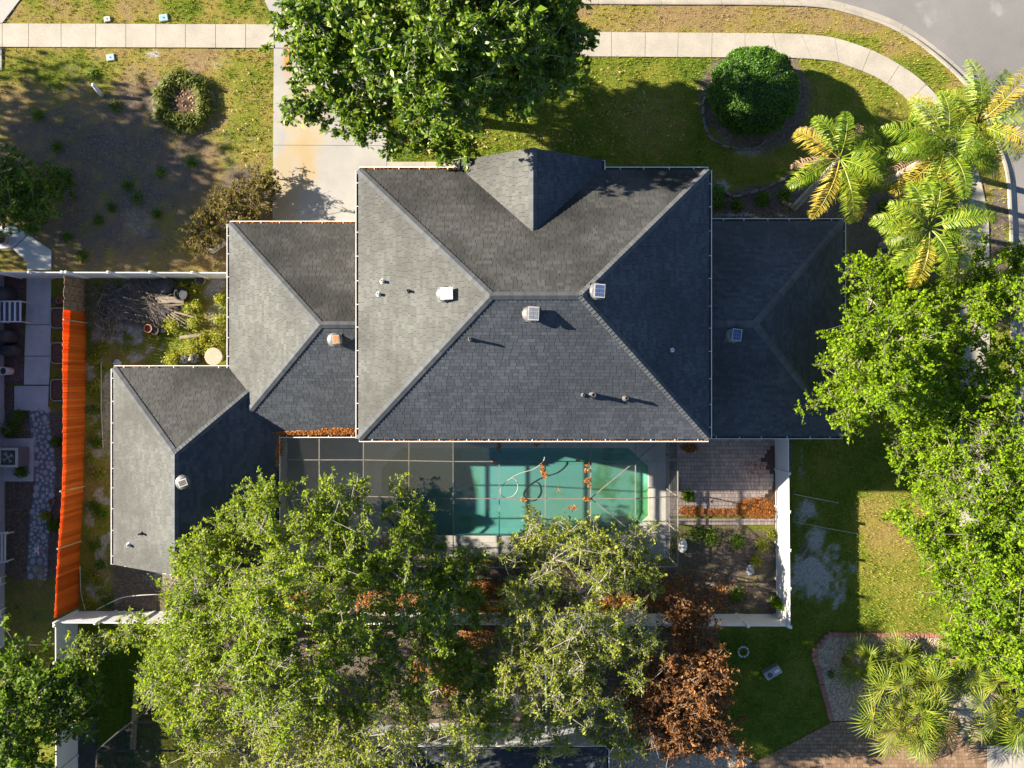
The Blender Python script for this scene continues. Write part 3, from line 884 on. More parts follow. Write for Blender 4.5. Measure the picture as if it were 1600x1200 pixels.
house = thing('house', 'grey shingled house with a tall hipped centre and three low wings', 'house', (0, 3.3, 0))
hang = MB().box((0, 0, 0), (.03, .13, .012)).mesh('hanger', M['gutter'])
def gutter(a, b, parent, hangers=True, step=.95):
    """open white gutter hung under an eave edge from a to b; the outside lies to the right of a->b"""
    a, b = Vector(a), Vector(b); d = (b - a).normalized(); n = Vector((d.y, -d.x, 0)); L = (b - a).length
    R3 = Matrix((d, n, Vector((0, 0, 1)))).transposed()
    c = (a + b) / 2
    mb = MB()
    def bx(off, z, w_, h_):
        mb.box(c + n * off + Vector((0, 0, z)), (L, w_, h_), rot=R3)
    bx(-.012, -.11, .022, .20)            # fascia board
    bx(.065, -.125, .13, .012)            # trough
    bed = MB(); bed.box(c + n * .066 + Vector((0, 0, -.100)), (L - .03, .115, .03), rot=R3)
    bx(.135, -.075, .012, .11)            # front
    bx(.132, -.012, .034, .014)           # rolled lip
    for e, s in ((a, 1), (b, -1)):
        mb.box(e + d * s * .006 + n * .065 + Vector((0, 0, -.07)), (.012, .13, .12), rot=R3)
    g = mb.part('gutter', M['gutter'], parent)
    bed.part('gutter_bed', M['gutter_bed'], g)
    if hangers:
        k = max(1, int(L / step)); rz = math.atan2(d.y, d.x)
        for i in range(k):
            piece('hanger', hang, g, a + d * (L * (i + .5) / k + random.uniform(-.12, .12)) + n * .07 + Vector((0, 0, -.012)), rz)
    return g

def wall_box(x0, x1, y0, y1, z, parent, mat='stucco', roofz=None):
    mb = MB(); mb.prism([(x0, y0), (x1, y0), (x1, y1), (x0, y1)], -.1, z)
    return mb.part('wall', M[mat], parent)

ZE, ZM = 2.9, 6.05
def px_rect(l, t, r, b, z):
    p, q = P(l, t, z), P(r, b, z)
    return p.x, q.x, q.y, p.y
SL = {}
def deck_of(slopes, parent, name='roof'):
    mb = MB()
    for s in slopes:
        pts = [q - Vector((0, 0, .012)) for q in s.p]
        mb.add(pts, [tuple(range(len(pts)))])
        mb.add([q - Vector((0, 0, .14)) for q in pts], [tuple(range(len(pts) - 1, -1, -1))])
    return mb.part(name, M['deckwood'], parent)

# --- tall centre
x0, x1, y0, y1 = px_rect(561, 266, 1107, 685, ZM)
h = (y1 - y0) / 2; ym = (y0 + y1) / 2; zr = ZM + h * PITCH
V3 = lambda x, y, z: Vector((x, y, z))
RA, RB = V3(x0 + h, ym, zr), V3(x1 - h, ym, zr)
SL['mW'] = Slope([V3(x0, y1, ZM), V3(x0, y0, ZM), RA])
SL['mE'] = Slope([V3(x1, y0, ZM), V3(x1, y1, ZM), RB])
SL['mN'] = Slope([V3(x1, y1, ZM), V3(x0, y1, ZM), RA, RB])
SL['mS'] = Slope([V3(x0, y0, ZM), V3(x1, y0, ZM), RB, RA])
rf = deck_of([SL[k] for k in ('mW', 'mE', 'mN', 'mS')], house)
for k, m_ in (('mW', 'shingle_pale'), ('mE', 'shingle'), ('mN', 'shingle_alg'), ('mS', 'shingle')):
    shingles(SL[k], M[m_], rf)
for a, b, k1, k2 in ((V3(x0, y1, ZM), RA, 'mW', 'mN'), (V3(x0, y0, ZM), RA, 'mW', 'mS'), (V3(x1, y1, ZM), RB, 'mE', 'mN'), (V3(x1, y0, ZM), RB, 'mE', 'mS'), (RA, RB, 'mN', 'mS')):
    caps(a, b, SL[k1].n, SL[k2].n, rf)
MX0, MX1, MY0, MY1 = x0, x1, y0, y1
o = .42
wl = wall_box(x0 + o, x1 - o, y0 + o, y1 - o, ZM - .05, house)
MB().prism([(x0 + .02, y0 + .02), (x1 - .02, y0 + .02), (x1 - .02, y1 - .02), (x0 + .02, y1 - .02)], ZM - .22, ZM - .2).part('soffit', M['white'], house)
# front gable
gc, gh, gf, gb = P(833, 240, 7.6).x, 2.93, P(943, 250, ZM).y, 6.1
gz = ZM + gh * PITCH
SL['gW'] = Slope([V3(gc - gh, gf, ZM), V3(gc - gh, gb, ZM), V3(gc, gb, gz), V3(gc, gf, gz)])
SL['gE'] = Slope([V3(gc + gh, gb, ZM), V3(gc + gh, gf, ZM), V3(gc, gf, gz), V3(gc, gb, gz)])
gr = deck_of([SL['gW'], SL['gE']], house)
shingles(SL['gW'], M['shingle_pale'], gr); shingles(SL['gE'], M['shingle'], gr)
caps(V3(gc, gf, gz), V3(gc, gb + .1, gz), SL['gW'].n, SL['gE'].n, gr)
mb = MB(); mb.add([(gc - gh + .3, gf - .3, 0), (gc + gh - .3, gf - .3, 0), (gc + gh - .3, gf - .3, ZM), (gc, gf - .3, gz - .15), (gc - gh + .3, gf - .3, ZM)], [(0, 1, 2, 3, 4)[::-1]])
mb.box((gc - gh + .31, gf - .75, ZM / 2 - .02), (.02, .9, ZM - .04)); mb.box((gc + gh - .31, gf - .75, ZM / 2 - .02), (.02, .9, ZM - .04))
mb.part('wall', M['stucco'], house)
gutter(V3(gc - gh, gf, ZM), V3(gc - gh, MY1 + .02, ZM), house, False)
gutter(V3(gc + gh, MY1 + .02, ZM), V3(gc + gh, gf, ZM), house, False)
# gutters of the centre: west, east, north (two runs beside the gable), south
gutter(V3(MX0, MY1, ZM), V3(MX0, MY0, ZM), house)
gutter(V3(MX1, MY0, ZM), V3(MX1, MY1, ZM), house)
gutter(V3(gc - gh - .15, MY1, ZM), V3(MX0, MY1, ZM), house); gutter(V3(MX1, MY1, ZM), V3(gc + gh + .15, MY1, ZM), house)
gutter(V3(MX0, MY0, ZM), V3(MX1, MY0, ZM), house)
# --- low wings
def wing(side, l, t, r, b, mats):
    x0, x1, y0, y1 = px_rect(l, t, r, b, ZE)
    if side == 'W': x1 = MX0 + .5
    else: x0 = MX1 - .5
    h = (y1 - y0) / 2; ym = (y0 + y1) / 2; zr = ZE + h * PITCH
    if side == 'W':
        A, B = V3(x0 + h, ym, zr), V3(x1, ym, zr)
        S = [Slope([V3(x0, y1, ZE), V3(x0, y0, ZE), A]), Slope([V3(x1, y1, ZE), V3(x0, y1, ZE), A, B]), Slope([V3(x0, y0, ZE), V3(x1, y0, ZE), B, A])]
        c0, c1 = V3(x0, y1, ZE), V3(x0, y0, ZE)
    else:
        A, B = V3(x1 - h, ym, zr), V3(x0, ym, zr)
        S = [Slope([V3(x1, y0, ZE), V3(x1, y1, ZE), A]), Slope([V3(x1, y1, ZE), V3(x0, y1, ZE), B, A]), Slope([V3(x0, y0, ZE), V3(x1, y0, ZE), A, B])]
        c0, c1 = V3(x1, y1, ZE), V3(x1, y0, ZE)
    rr = deck_of(S, house)
    for s, m_ in zip(S, mats): shingles(s, M[m_], rr)
    caps(c0, A, S[0].n, S[1].n, rr); caps(c1, A, S[0].n, S[2].n, rr); caps(A, B, S[1].n, S[2].n, rr)
    if side == 'W': wall_box(x0 + o, MX0 + o + .1, y0 + o, y1 - o, ZE - .05, house)
    else: wall_box(MX1 - o - .1, x1 - o, y0 + o, y1 - o, ZE - .05, house)
    return S, (x0, x1, y0, y1)
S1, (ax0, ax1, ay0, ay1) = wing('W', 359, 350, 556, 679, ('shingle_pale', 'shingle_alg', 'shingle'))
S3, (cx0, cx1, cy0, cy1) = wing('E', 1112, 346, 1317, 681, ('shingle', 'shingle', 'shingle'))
SL['aW'], SL['aN'], SL['aS'] = S1; SL['cE'], SL['cN'], SL['cS'] = S3
bx0, by1, by0 = P(178, 576, ZE).x, P(178, 576, ZE).y, P(168, 882, ZE).y
bh = 3.77; bx1 = bx0 + 2 * bh; bm = bx0 + bh; bz = ZE + bh * PITCH
SL['bW'] = Slope([V3(bx0, by1, ZE), V3(bx0, by0, ZE), V3(bm, by0, bz), V3(bm, by1 - bh, bz)])
SL['bE'] = Slope([V3(bx1, by0, ZE), V3(bx1, by1, ZE), V3(bm, by1 - bh, bz), V3(bm, by0, bz)])
SL['bN'] = Slope([V3(bx1, by1, ZE), V3(bx0, by1, ZE), V3(bm, by1 - bh, bz)])
rr = deck_of([SL['bW'], SL['bE'], SL['bN']], house)
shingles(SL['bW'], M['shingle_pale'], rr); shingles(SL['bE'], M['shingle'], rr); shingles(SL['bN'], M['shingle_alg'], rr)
top = V3(bm, by1 - bh, bz)
caps(V3(bx0, by1, ZE), top, SL['bW'].n, SL['bN'].n, rr); caps(V3(bx1, by1, ZE), top, SL['bE'].n, SL['bN'].n, rr)
caps(V3(bm, by0, bz), top, SL['bW'].n, SL['bE'].n, rr)
wall_box(bx0 + o, bx1 - o, by0 + .35, by1 - o, ZE - .05, house)
mb = MB(); mb.add([(bx0 + o, by0 + .34, ZE - .06), (bx1 - o, by0 + .34, ZE - .06), (bm, by0 + .34, bz - .15)], [(0, 1, 2)])
for s_ in (-1, 1):
    e = V3(bx0 if s_ < 0 else bx1, by0 + .012, ZE - .09)
    mb.beam(e, V3(bm, by0 + .012, bz - .09), .024, .15)
mb.part('gable_trim', M['metal_grey'], house)
gutter(V3(ax0, ay1, ZE), V3(ax0, by1, ZE), house); gutter(V3(MX0 + .1, ay1, ZE), V3(ax0, ay1, ZE), house)
gutter(V3(bx1, ay0, ZE), V3(MX0 + .3, ay0, ZE), house)
gutter(V3(ax0, by1, ZE), V3(bx0, by1, ZE), house); gutter(V3(bx0, by1, ZE), V3(bx0, by0, ZE), house); gutter(V3(bx1, by0, ZE), V3(bx1, ay0, ZE), house)
gutter(V3(cx1, cy1, ZE), V3(MX1 - .1, cy1, ZE), house); gutter(V3(cx1, cy0, ZE), V3(cx1, cy1, ZE), house); gutter(V3(MX1 - .3, cy0, ZE), V3(cx1, cy0, ZE), house)
# windows, doors (seen only from the side)
def opening(kind, c, w_, h_, axis, sgn):
    n = Vector((0, sgn, 0)) if axis == 'y' else Vector((sgn, 0, 0))
    rot = 0 if axis == 'y' else math.pi / 2
    mb = MB()
    for dx, dz, ww, hh in ((0, h_ / 2, w_ + .12, .1), (0, -h_ / 2, w_ + .12, .1), (-w_ / 2, 0, .1, h_), (w_ / 2, 0, .1, h_)):
        off = Vector((dx, 0, dz)) if axis == 'y' else Vector((0, dx, dz))
        mb.box(Vector(c) + off + n * .02, (ww, .08, hh), rot)
    f = mb.part(kind, M['white'], house)
    m2 = MB().box(Vector(c) + n * .012, (w_, .03, h_), rot)
    m2.part('pane' if kind == 'window' else 'door_panel', M['glass'] if kind == 'window' else M['white'], f)
for x in (-4.6, 5.8): opening('window', (x, MY1 - o, 4.4), 1.4, 1.3, 'y', 1)
opening('window', (gc, gf - .3, 4.6), 1.6, 1.6, 'y', 1); opening('garage_door', (-9.6, ay1 - o, 1.15), 4.6, 2.2, 'y', 1); opening('door', (gc, gf - .3, 1.1), 1.0, 2.1, 'y', 1)
for x in (-3.5, 0.8, 5.0): opening('window', (x, MY0 + o, 4.4), 1.4, 1.2, 'y', -1)
for x in (-2.0, 3.5): opening('window', (x, MY0 + o, 1.15), 2.4, 2.1, 'y', -1)
opening('window', (cx1 - o, 3.0, 1.5), 1.4, 1.2, 'x', 1); opening('window', (bx0 + o, -3.5, 1.5), 1.2, 1.2, 'x', -1)

# roof vents with solar panels, pipes
def solar_vent(sk, px, py, rz, panel='solar', tilt=.12, pw=(.42, .52), az=0.0, frame='rim'):
    s = SL[sk]; c = s.hit(px, py)
    mb = MB()
    Mr = Matrix((s.u, s.v, s.n)).transposed()
    mb.box(c + s.n * .025, (.62, .62, .02), rot=Mr, mi=1)
    mb.lathe(c, [(.22, -.1), (.22, .10), (.31, .11), (.33, .14), (.28, .20), (.17, .25), (.02, .27)], 20)
    v = mb.part('roof_vent', [M['vent_grey'], M['pipe_dark']], house)
    Rt = Matrix.Rotation(rz, 3, 'Z') @ Matrix.Rotation(tilt, 3, 'Y')
    pc = c + Vector((.10 * math.cos(az), .10 * math.sin(az), .34))
    f = MB().box(pc, (pw[0], pw[1], .03), rot=Rt)
    for k in (-1, 1):
        f.beam(c + Vector((.02, k * .1, .22)), pc + Vector((0, k * .1, -.012)), .03, .03)
    f.part('panel_frame', M[frame], v)
    q = MB()
    for i in range(2):
        for j in range(3):
            q.box(pc + Rt @ Vector(((i - .5) * (pw[0] - .07) / 2, (j - 1) * (pw[1] - .07) / 3, .018)), ((pw[0] - .07) / 2 - .012, (pw[1] - .07) / 3 - .012, .008), rot=Rt)
    q.part('solar_cells', M[panel], v)
solar_vent('mS', 829, 491, -.05, 'panelgrey', .05)
solar_vent('mE', 931, 456, -.06, 'solar', .1)
solar_vent('mW', 695, 460, .02, 'pipe_white', -.2, (.5, .48))  # white cells: bright reflection of the panel put into its colour
solar_vent('cS', 1144, 524, -.12, 'solar', .05)
solar_vent('aS', 524, 531, .1, 'rust', .05, (.30, .36), frame='sandstone')
solar_vent('bE', 287, 753, .35, 'pipe_dark', .05, (.38, .30), frame='metal_lt')
def vent_pipe(sk, px, py, hgt, rad, mat, cap=False):
    c = SL[sk].hit(px, py); mb = MB()
    mb.lathe(c, [(rad * 2.0, -.12), (rad * 1.9, .05), (rad * 1.05, .10), (rad, .11), (rad, hgt), (rad * .8, hgt), (rad * .8, hgt - .05)], 10, caps=False)
    mb.lathe(c, [(rad * .8, hgt - .05), (.001, hgt - .05)], 10, caps=False)
    if cap: mb.box(c + Vector((0, 0, hgt + .05)), (.24, .24, .05)); mb.box(c + Vector((0, 0, hgt - .1)), (.2, .2, .22))
    mb.part('vent_pipe', M[mat], house)
vent_pipe('mW', 598, 440, .28, .06, 'pipe_white'); vent_pipe('mW', 592, 460, .28, .06, 'pipe_white'); vent_pipe('mW', 638, 455, .26, .05, 'pipe_dark')
vent_pipe('mS', 735, 530, .42, .05, 'pipe_dark'); vent_pipe('mS', 911, 617, .3, .05, 'pipe_dark'); vent_pipe('mS', 926, 617, .42, .085, 'pipe_dark'); vent_pipe('mS', 977, 622, .40, .07, 'pipe_dark')
vent_pipe('mE', 1050, 547, .25, .05, 'pipe_white'); vent_pipe('bW', 222, 833, .3, .05, 'pipe_dark'); vent_pipe('bW', 202, 851, .3, .06, 'pipe_white')

# ------------------------------------------------------------------ screen cage over the pool
cage = thing('pool_cage', 'aluminium screen enclosure over the green pool', 'pool cage', (P(806, 790).x, P(806, 790).y, 0))
ZC = 3.3
CX = [448, 499, 568, 639, 708, 780, 852, 923, 993, 1059]
CZ = [2.75, 2.75, 2.75, 3.1, 3.45, 3.45, 3.45, 3.45, 3.45, 2.75]
CY = [688, 721, 779, 836, 887]
def cpt(i, j, dz=0.0):
    z = CZ[i] - (.45 if j == 4 and 3 <= i <= 8 else 0)
    p = P(CX[i], CY[j], z); p.z += dz
    if j == 0: p.y = MY0 + o
    return p
pt = {(i, j): cpt(i, j) for i in range(10) for j in range(5)}
# keep members straight: every row runs level from the house, every column across
for i in range(10):
    for j in range(5):
        pt[i, j] = Vector((pt[i, 1].x, pt[5, j].y if i >= 3 else pt[5, j].y, pt[i, j].z))
for i in range(10):
    for j in range(4):
        MB().beam(pt[i, j], pt[i, j + 1], .038, .09).part('rafter', M['cageframe'], cage)
for j in range(1, 5):
    for i in range(9):
        MB().beam(pt[i, j] + Vector((0, 0, .003)), pt[i + 1, j] + Vector((0, 0, .003)), .036, .06 if j < 4 else .1).part('purlin', M['cageframe'], cage)
for i in range(9):
    for j in range(4):
        q = [pt[i, j], pt[i + 1, j], pt[i + 1, j + 1], pt[i, j + 1]]
        MB().add([p + Vector((0, 0, .055)) for p in q], [(0, 3, 2, 1)]).part('screen_panel', M['screen_hazy'] if i in (2, 3) else M['screen'], cage)
MB().beam(pt[7, 2] + Vector((0, 0, -.08)), pt[8, 1] + Vector((0, 0, -.08)), .04, .05).part('brace', M['cageframe'], cage)
MB().beam(pt[7, 2] + Vector((0, 0, -.08)), pt[8, 3] + Vector((0, 0, -.08)), .04, .05).part('brace', M['cageframe'], cage)
MB().beam(pt[8, 1] + Vector((0, 0, -.08)), pt[9, 0] + Vector((0, 0, -.08)), .04, .05).part('brace', M['cageframe'], cage)
def post(p): MB().beam(Vector((p.x, p.y, .03)), Vector((p.x, p.y, p.z - .055)), .05, .05).part('post', M['cageframe'], cage)
for i in range(10): post(pt[i, 4])
for j in range(1, 4): post(pt[9, j])
for i in range(9):
    a, b = pt[i, 4], pt[i + 1, 4]
    MB().add([(a.x, a.y, .04), (b.x, b.y, .04), (b.x, b.y, b.z), (a.x, a.y, a.z)], [(0, 1, 2, 3)]).part('screen_panel', M['screen'], cage)
    MB().beam((a.x, a.y, .95), (b.x, b.y, .95), .04, .05).part('rail', M['cageframe'], cage)
for j in range(4):
    a, b = pt[9, j], pt[9, j + 1]
    MB().add([(a.x, a.y, .04), (b.x, b.y, .04), (b.x, b.y, b.z), (a.x, a.y, a.z)], [(0, 1, 2, 3)]).part('screen_panel', M['screen_dark'], cage)
    MB().beam((a.x, a.y, .95), (b.x, b.y, .95), .04, .05).part('rail', M['cageframe'], cage)
# pool vacuum hose floating on the water
hp = [(851, 714), (848, 722), (834, 733), (812, 740), (792, 752), (782, 765), (786, 776), (800, 776), (809, 764), (806, 750), (798, 747)]
MB().tube(catmull(Pn(hp, -.06), 8), .022, 8).solo('pool_hose', M['hose'], 'white vacuum hose looped on the pool water', 'hose', smooth=True)

# ------------------------------------------------------------------ fences
cap_me = MB().lathe((0, 0, 0), [(.088, 0), (.088, .03), (.06, .05), (.001, .075)], 4, Matrix.Rotation(math.pi / 4, 3, 'Z')).mesh('post_cap', M['white'])
def vinyl_fence(pts, label, spacing=1.92, hgt=1.78, top_post=1.86, mat='white'):
    pts = [Vector(p) for p in pts]
    f = thing('vinyl_fence', label, 'fence', (pts[0] + pts[-1]) / 2, 'white vinyl fences round the back yard')
    done = set()
    for a, b in zip(pts[:-1], pts[1:]):
        d = (b - a); L = d.length; n = max(1, round(L / spacing)); d /= L; rz = math.atan2(d.y, d.x)
        for i in range(n + 1):
            p = a + d * L * i / n; key = (round(p.x, 2), round(p.y, 2))
            if key not in done:
                done.add(key)
                po = MB().box((p.x, p.y, top_post / 2 - .05), (.125, .125, top_post + .1), rz).part('post', M[mat], f)
                piece('post_cap', cap_me, po, (p.x, p.y, top_post), rz)
            if i < n:
                q = a + d * L * (i + 1) / n; c = (p + q) / 2; w_ = L / n - .125
                mb = MB(); k = max(3, int(w_ / .16))
                R3 = Matrix.Rotation(rz, 3, 'Z')
                for s in range(k):
                    mb.box(c + R3 @ Vector((-w_ / 2 + w_ * (s + .5) / k, 0, 0)) + Vector((0, 0, .06 + (hgt - .1) / 2)), (w_ / k - .008, .022, hgt - .14), rz)
                mb.box(c + Vector((0, 0, .9)), (w_, .012, hgt - .2), rz)
                mb.part('panel', M[mat], f)
                for z, hh in ((.09, .14), (hgt - .06, .12)):
                    MB().box(c + Vector((0, 0, z)), (w_, .045, hh), rz).part('rail', M[mat], f)
    return f
vinyl_fence([P(138, 434), P(388, 434.5)], 'white vinyl fence panel row in front of the dumped wood')
vinyl_fence([P(1211, 676), P(1213.5, 961)], 'white vinyl fence on the right of the paver patio')
vinyl_fence([P(121, 955), P(1211, 960)], 'long white vinyl fence behind the house under the oaks')
vinyl_fence([P(121, 959), P(122, 1290)], 'white vinyl fence in shade at the lower left')
vinyl_fence([P(-30, 424), P(34, 434), P(132, 434)], 'grey white vinyl fence section beside the blue house')
vinyl_fence([P(850, 968), P(852, 1118)], 'white vinyl fence running down between the oaks to the rear house')
of = thing('board_fence', 'bright orange board fence leaning along the left side yard', 'fence', P(130, 700))
OB = [(134.5, 438), (134, 520), (133.5, 600), (131.5, 690), (129, 770), (125, 850), (121.5, 952)]
line = catmull(Pn(OB), 40); bw = .148
bmesh_ = [MB().box((0, 0, .9), (.018, bw - q, 1.8)).mesh('board', M['orange']) for q in (.006, .012)]
wmesh_ = [MB().box((0, 0, .9), (.02, bw - q, 1.8)).mesh('board', M['wood_old']) for q in (.002, .008)]
cum = [0.0]
for a, b in zip(line[:-1], line[1:]): cum.append(cum[-1] + (b - a).length)
for cnt in range(int(cum[-1] / bw)):
    s_ = (cnt + .5) * bw; k = max(i for i in range(len(cum) - 1) if cum[i] <= s_)
    p = line[k].lerp(line[k + 1], (s_ - cum[k]) / (cum[k + 1] - cum[k])); d = line[k + 1] - line[k]
    old = 600 - p.y / K0 < 488
    lean = -.03 * math.sin(cnt * .07) - .01
    piece('board', random.choice(wmesh_ if old else bmesh_), of, p + Vector((random.uniform(-.004, .004) + .011 * (cnt % 2), 0, -.03)), rot=(random.uniform(-.004, .004) * (3 if old else 1), lean + random.uniform(-.006, .006), math.atan2(d.y, d.x) + math.pi / 2), scale=(1, 1, random.uniform(.99, 1.02)))
for py in (505, 760, 846):
    i = min(range(len(line)), key=lambda k: abs(600 - line[k].y / K0 - py)); p = line[i]
    MB().beam(p + Vector((.05, 0, -.1)), p + Vector((.0, .02, 1.86)), .07, .06).part('post', M['wood_pale'], of)

# ------------------------------------------------------------------ vegetation
def unit(a):
    return a / np.maximum(np.linalg.norm(a, axis=1, keepdims=True), 1e-9)
def leaf_quads(C, axis, nrm, ln, wd, fold=.18):
    s = unit(np.cross(nrm, axis)); nrm = np.cross(axis, s)
    ln, wd = ln[:, None], wd[:, None]
    V = np.empty((len(C), 4, 3))
    V[:, 0] = C - axis * ln * .5
    V[:, 1] = C + s * wd * .5 + nrm * wd * fold + axis * ln * .05
    V[:, 2] = C + axis * ln * .5 - nrm * ln * .08
    V[:, 3] = C - s * wd * .5 + nrm * wd * fold + axis * ln * .05
    return V.reshape(-1, 3), np.arange(len(C) * 4).reshape(-1, 4)
def sticks(A, B, ra, rb, n=4):
    """tapered prisms from A to B"""
    d = unit(B - A); ref = np.where(np.abs(d[:, 2:3]) < .9, np.array([[0, 0, 1.0]]), np.array([[1.0, 0, 0]]))
    x = unit(np.cross(d, ref)); y = np.cross(d, x); k = len(A)
    V = np.empty((k, 2 * n, 3))
    for i in range(n):
        t = 2 * math.pi * i / n; r_ = x * math.cos(t) + y * math.sin(t)
        V[:, i] = A + r_ * ra[:, None]; V[:, n + i] = B + r_ * rb[:, None]
    f = np.array([[i, (i + 1) % n, n + (i + 1) % n, n + i] for i in range(n)])
    F = (np.arange(k) * 2 * n)[:, None, None] + f[None]
    return V.reshape(-1, 3), F.reshape(-1, 4)
def np_part(name, V, F, mat, parent, kind=None, attrs=None, mi=None):
    o_ = bpy.data.objects.new(name, np_mesh(name, np.asarray(V) - np.array(ORG[parent.name]), F, mat, attrs, mi))
    link(o_, parent); ORG[o_.name] = ORG[parent.name]
    return props(o_, kind=kind)

def tree(name, label, cat, base, lobes, leaf, mats, group=None, dens=1.0, clump_r=.55, per=34, trunk_r=.22, fork=.35, bare=.12, twigs=5, up=.7, flat=.55, lobe_n=7.0, sat=4):
    """base: ground point; lobes: (px, py, z, rx px, ry px, rz m) bulges of the crown; leaf: (length, width)"""
    base = Vector(base)
    th = thing(name, label, cat, base, group)
    C = []
    for lx, ly, lz, rx, ry, rz in lobes:
        c = P(lx, ly, lz); k = (CAM_H - lz) / FPX; rx, ry = rx * k, ry * k
        n = int(dens * lobe_n * rx * ry) + 4
        d = unit(RNG.normal(size=(n * 3, 3))); d = d[d[:, 2] > -.45][:n]
        r_ = RNG.uniform(.22, 1, size=(len(d), 1)) ** .5
        r_ *= .82 + .42 * (RNG.random((len(d), 1)) ** 2)
        C.append(np.array(c)[None] + d * r_ * np.array([[rx, ry, rz]]))
    C = np.concatenate(C); C[:, 2] = np.maximum(C[:, 2], .25)
    cz = C[:, 2].mean(); top = np.array([base.x * .45 + C[:, 0].mean() * .55, base.y * .45 + C[:, 1].mean() * .55, max(.2, base.z + (cz - base.z) * fork)])
    # skeleton
    nodes = [np.array(base)]; par = [-1]
    b0 = np.array(base)
    for t in (.25, .5, .75, 1.0):
        q = b0 + (top - b0) * t + (RNG.normal(size=3) * .06 if t < 1 else 0)
        nodes.append(q); par.append(len(nodes) - 2)
    dist = np.linalg.norm(C - top, axis=1); order = np.argsort(dist); tips = []
    for ci in order:
        c = C[ci]; A = np.array(nodes[4:]); dd = np.linalg.norm(A - c, axis=1); dn = np.linalg.norm(A - top, axis=1)
        cost = dd + .30 * dn + np.where(dn > dist[ci] * .93, 3.0, 0)
        k = int(np.argmin(cost)) + 4; a = nodes[k]; L = np.linalg.norm(c - a); m = max(1, int(L / .7))
        bend = RNG.normal(size=3) * .10 * L; bend[2] += .06 * L
        pk = k
        for s in range(1, m + 1):
            t = s / m
            q = a + (c - a) * t + bend * math.sin(math.pi * t)
            nodes.append(q); par.append(pk); pk = len(nodes) - 1
        tips.append(pk)
    Nn = np.array(nodes); par = np.array(par); wgt = np.zeros(len(Nn))
    for t in tips: wgt[t] += 1
    for i in range(len(Nn) - 1, 0, -1): wgt[par[i]] += wgt[i]
    rad = np.maximum(trunk_r * (wgt / wgt[0]) ** .55, .014); rad[5:] *= .72
    rad[0] *= 1.35
    i = np.arange(5, len(Nn)); big = np.where(par[i] >= 0)[0]; i = i[big]
    MB().tube([Vector(Nn[k]) for k in range(5)], [float(rad[k]) for k in range(5)], 9).part('trunk', mats[1], th, smooth=True)
    V1, F1 = sticks(Nn[par[i]], Nn[i], rad[i] * 1.06, rad[i], 5)
    # each clump carries a few side sprays
    sats = C[:, None] + RNG.normal(size=(len(C), sat, 3)) * np.array([[[1, 1, .55]]]) * clump_r * .95
    S0 = np.repeat(C[:, None], sat, 1).reshape(-1, 3); S1 = sats.reshape(-1, 3)
    Vs_, Fs_ = sticks(S0, S1, np.full(len(S0), .016), np.full(len(S0), .009), 4)
    Fs_ = Fs_ + len(V1); V1 = np.concatenate([V1, Vs_]); F1 = np.concatenate([F1, Fs_ if F1.shape[1] == Fs_.shape[1] else Fs_])
    bare_c = np.repeat(RNG.random(len(C)) < bare, sat + 1)
    C = np.concatenate([C[:, None], sats], 1).reshape(-1, 3); C[:, 2] = np.maximum(C[:, 2], .2)
    # twigs in every clump
    n = len(C); nb = twigs
    d = RNG.normal(size=(n, nb, 3)); d[..., 2] = d[..., 2] * flat + .12; d = d / np.linalg.norm(d, axis=2, keepdims=True)
    L = RNG.uniform(.45, 1.25, size=(n, nb, 1)) * clump_r
    A = np.repeat(C[:, None], nb, 1); B = A + d * L
    V2, F2 = sticks(A.reshape(-1, 3), B.reshape(-1, 3), np.full(n * nb, .009), np.full(n * nb, .004), 3)
    np_part('branches', np.concatenate([V1, V2]), np.concatenate([F1, F2 + len(V1)]), mats[1], th)
    # leaves along the twigs; some clumps stay nearly bare
    full = ~(bare_c & (RNG.random(n) < .8))
    cnt = np.where(full, RNG.integers(int(per * .6), int(per * 1.4) + 1, n), max(1, per // 8))
    ci = np.repeat(np.arange(n), cnt); ti = RNG.integers(0, nb, len(ci)); t = RNG.uniform(.15, 1.08, size=(len(ci), 1))
    a, b = A[ci, ti], B[ci, ti]; ax = unit(b - a)
    c = a + (b - a) * t + RNG.normal(size=(len(ci), 3)) * np.array([[1, 1, .6]]) * clump_r * .13
    c[:, 2] = np.maximum(c[:, 2], .06)
    axis = unit(ax * .7 + RNG.normal(size=(len(ci), 3)) * np.array([[.7, .7, .4]]))
    nr = unit(RNG.normal(size=(len(ci), 3)) * .75 + np.array([[0, 0, up]]))
    sz = np.exp(RNG.normal(size=len(ci)) * .28); ln = leaf[0] * sz * RNG.uniform(.85, 1.15, len(ci)); wd = leaf[1] * sz * RNG.uniform(.85, 1.15, len(ci))
    V, F = leaf_quads(c, axis, nr, ln, wd)
    np_part('crown', V, F, mats[0], th, kind=None)
    return th

LM = {}
LM['oak'] = leafmat('oak_leaf', [(.06, .115, .006), (.135, .215, .012), (.22, .30, .022), (.34, .38, .05)], .65, .48, .12)
LM['oak2'] = leafmat('grey_green_oak_leaf', [(.08, .125, .010), (.165, .22, .02), (.26, .30, .04), (.36, .38, .09)], .65, .48, .12)
LM['lime'] = leafmat('bright_elm_leaf', [(.052, .120, .004), (.12, .22, .006), (.185, .29, .008), (.28, .36, .018)], .65, .48, .12)
LM['magnolia'] = leafmat('glossy_magnolia_leaf', [(.022, .058, .005), (.062, .13, .007), (.12, .195, .010), (.22, .27, .02)], .42, .34, .3)
LM['box'] = leafmat('clipped_shrub_leaf', [(.016, .055, .005), (.038, .11, .008), (.07, .165, .012), (.12, .22, .016)], .5, .3)
LM['dark'] = leafmat('shaded_shrub_leaf', [(.025, .065, .007), (.06, .125, .012), (.105, .185, .016), (.17, .24, .02)], .6, .42, .15)
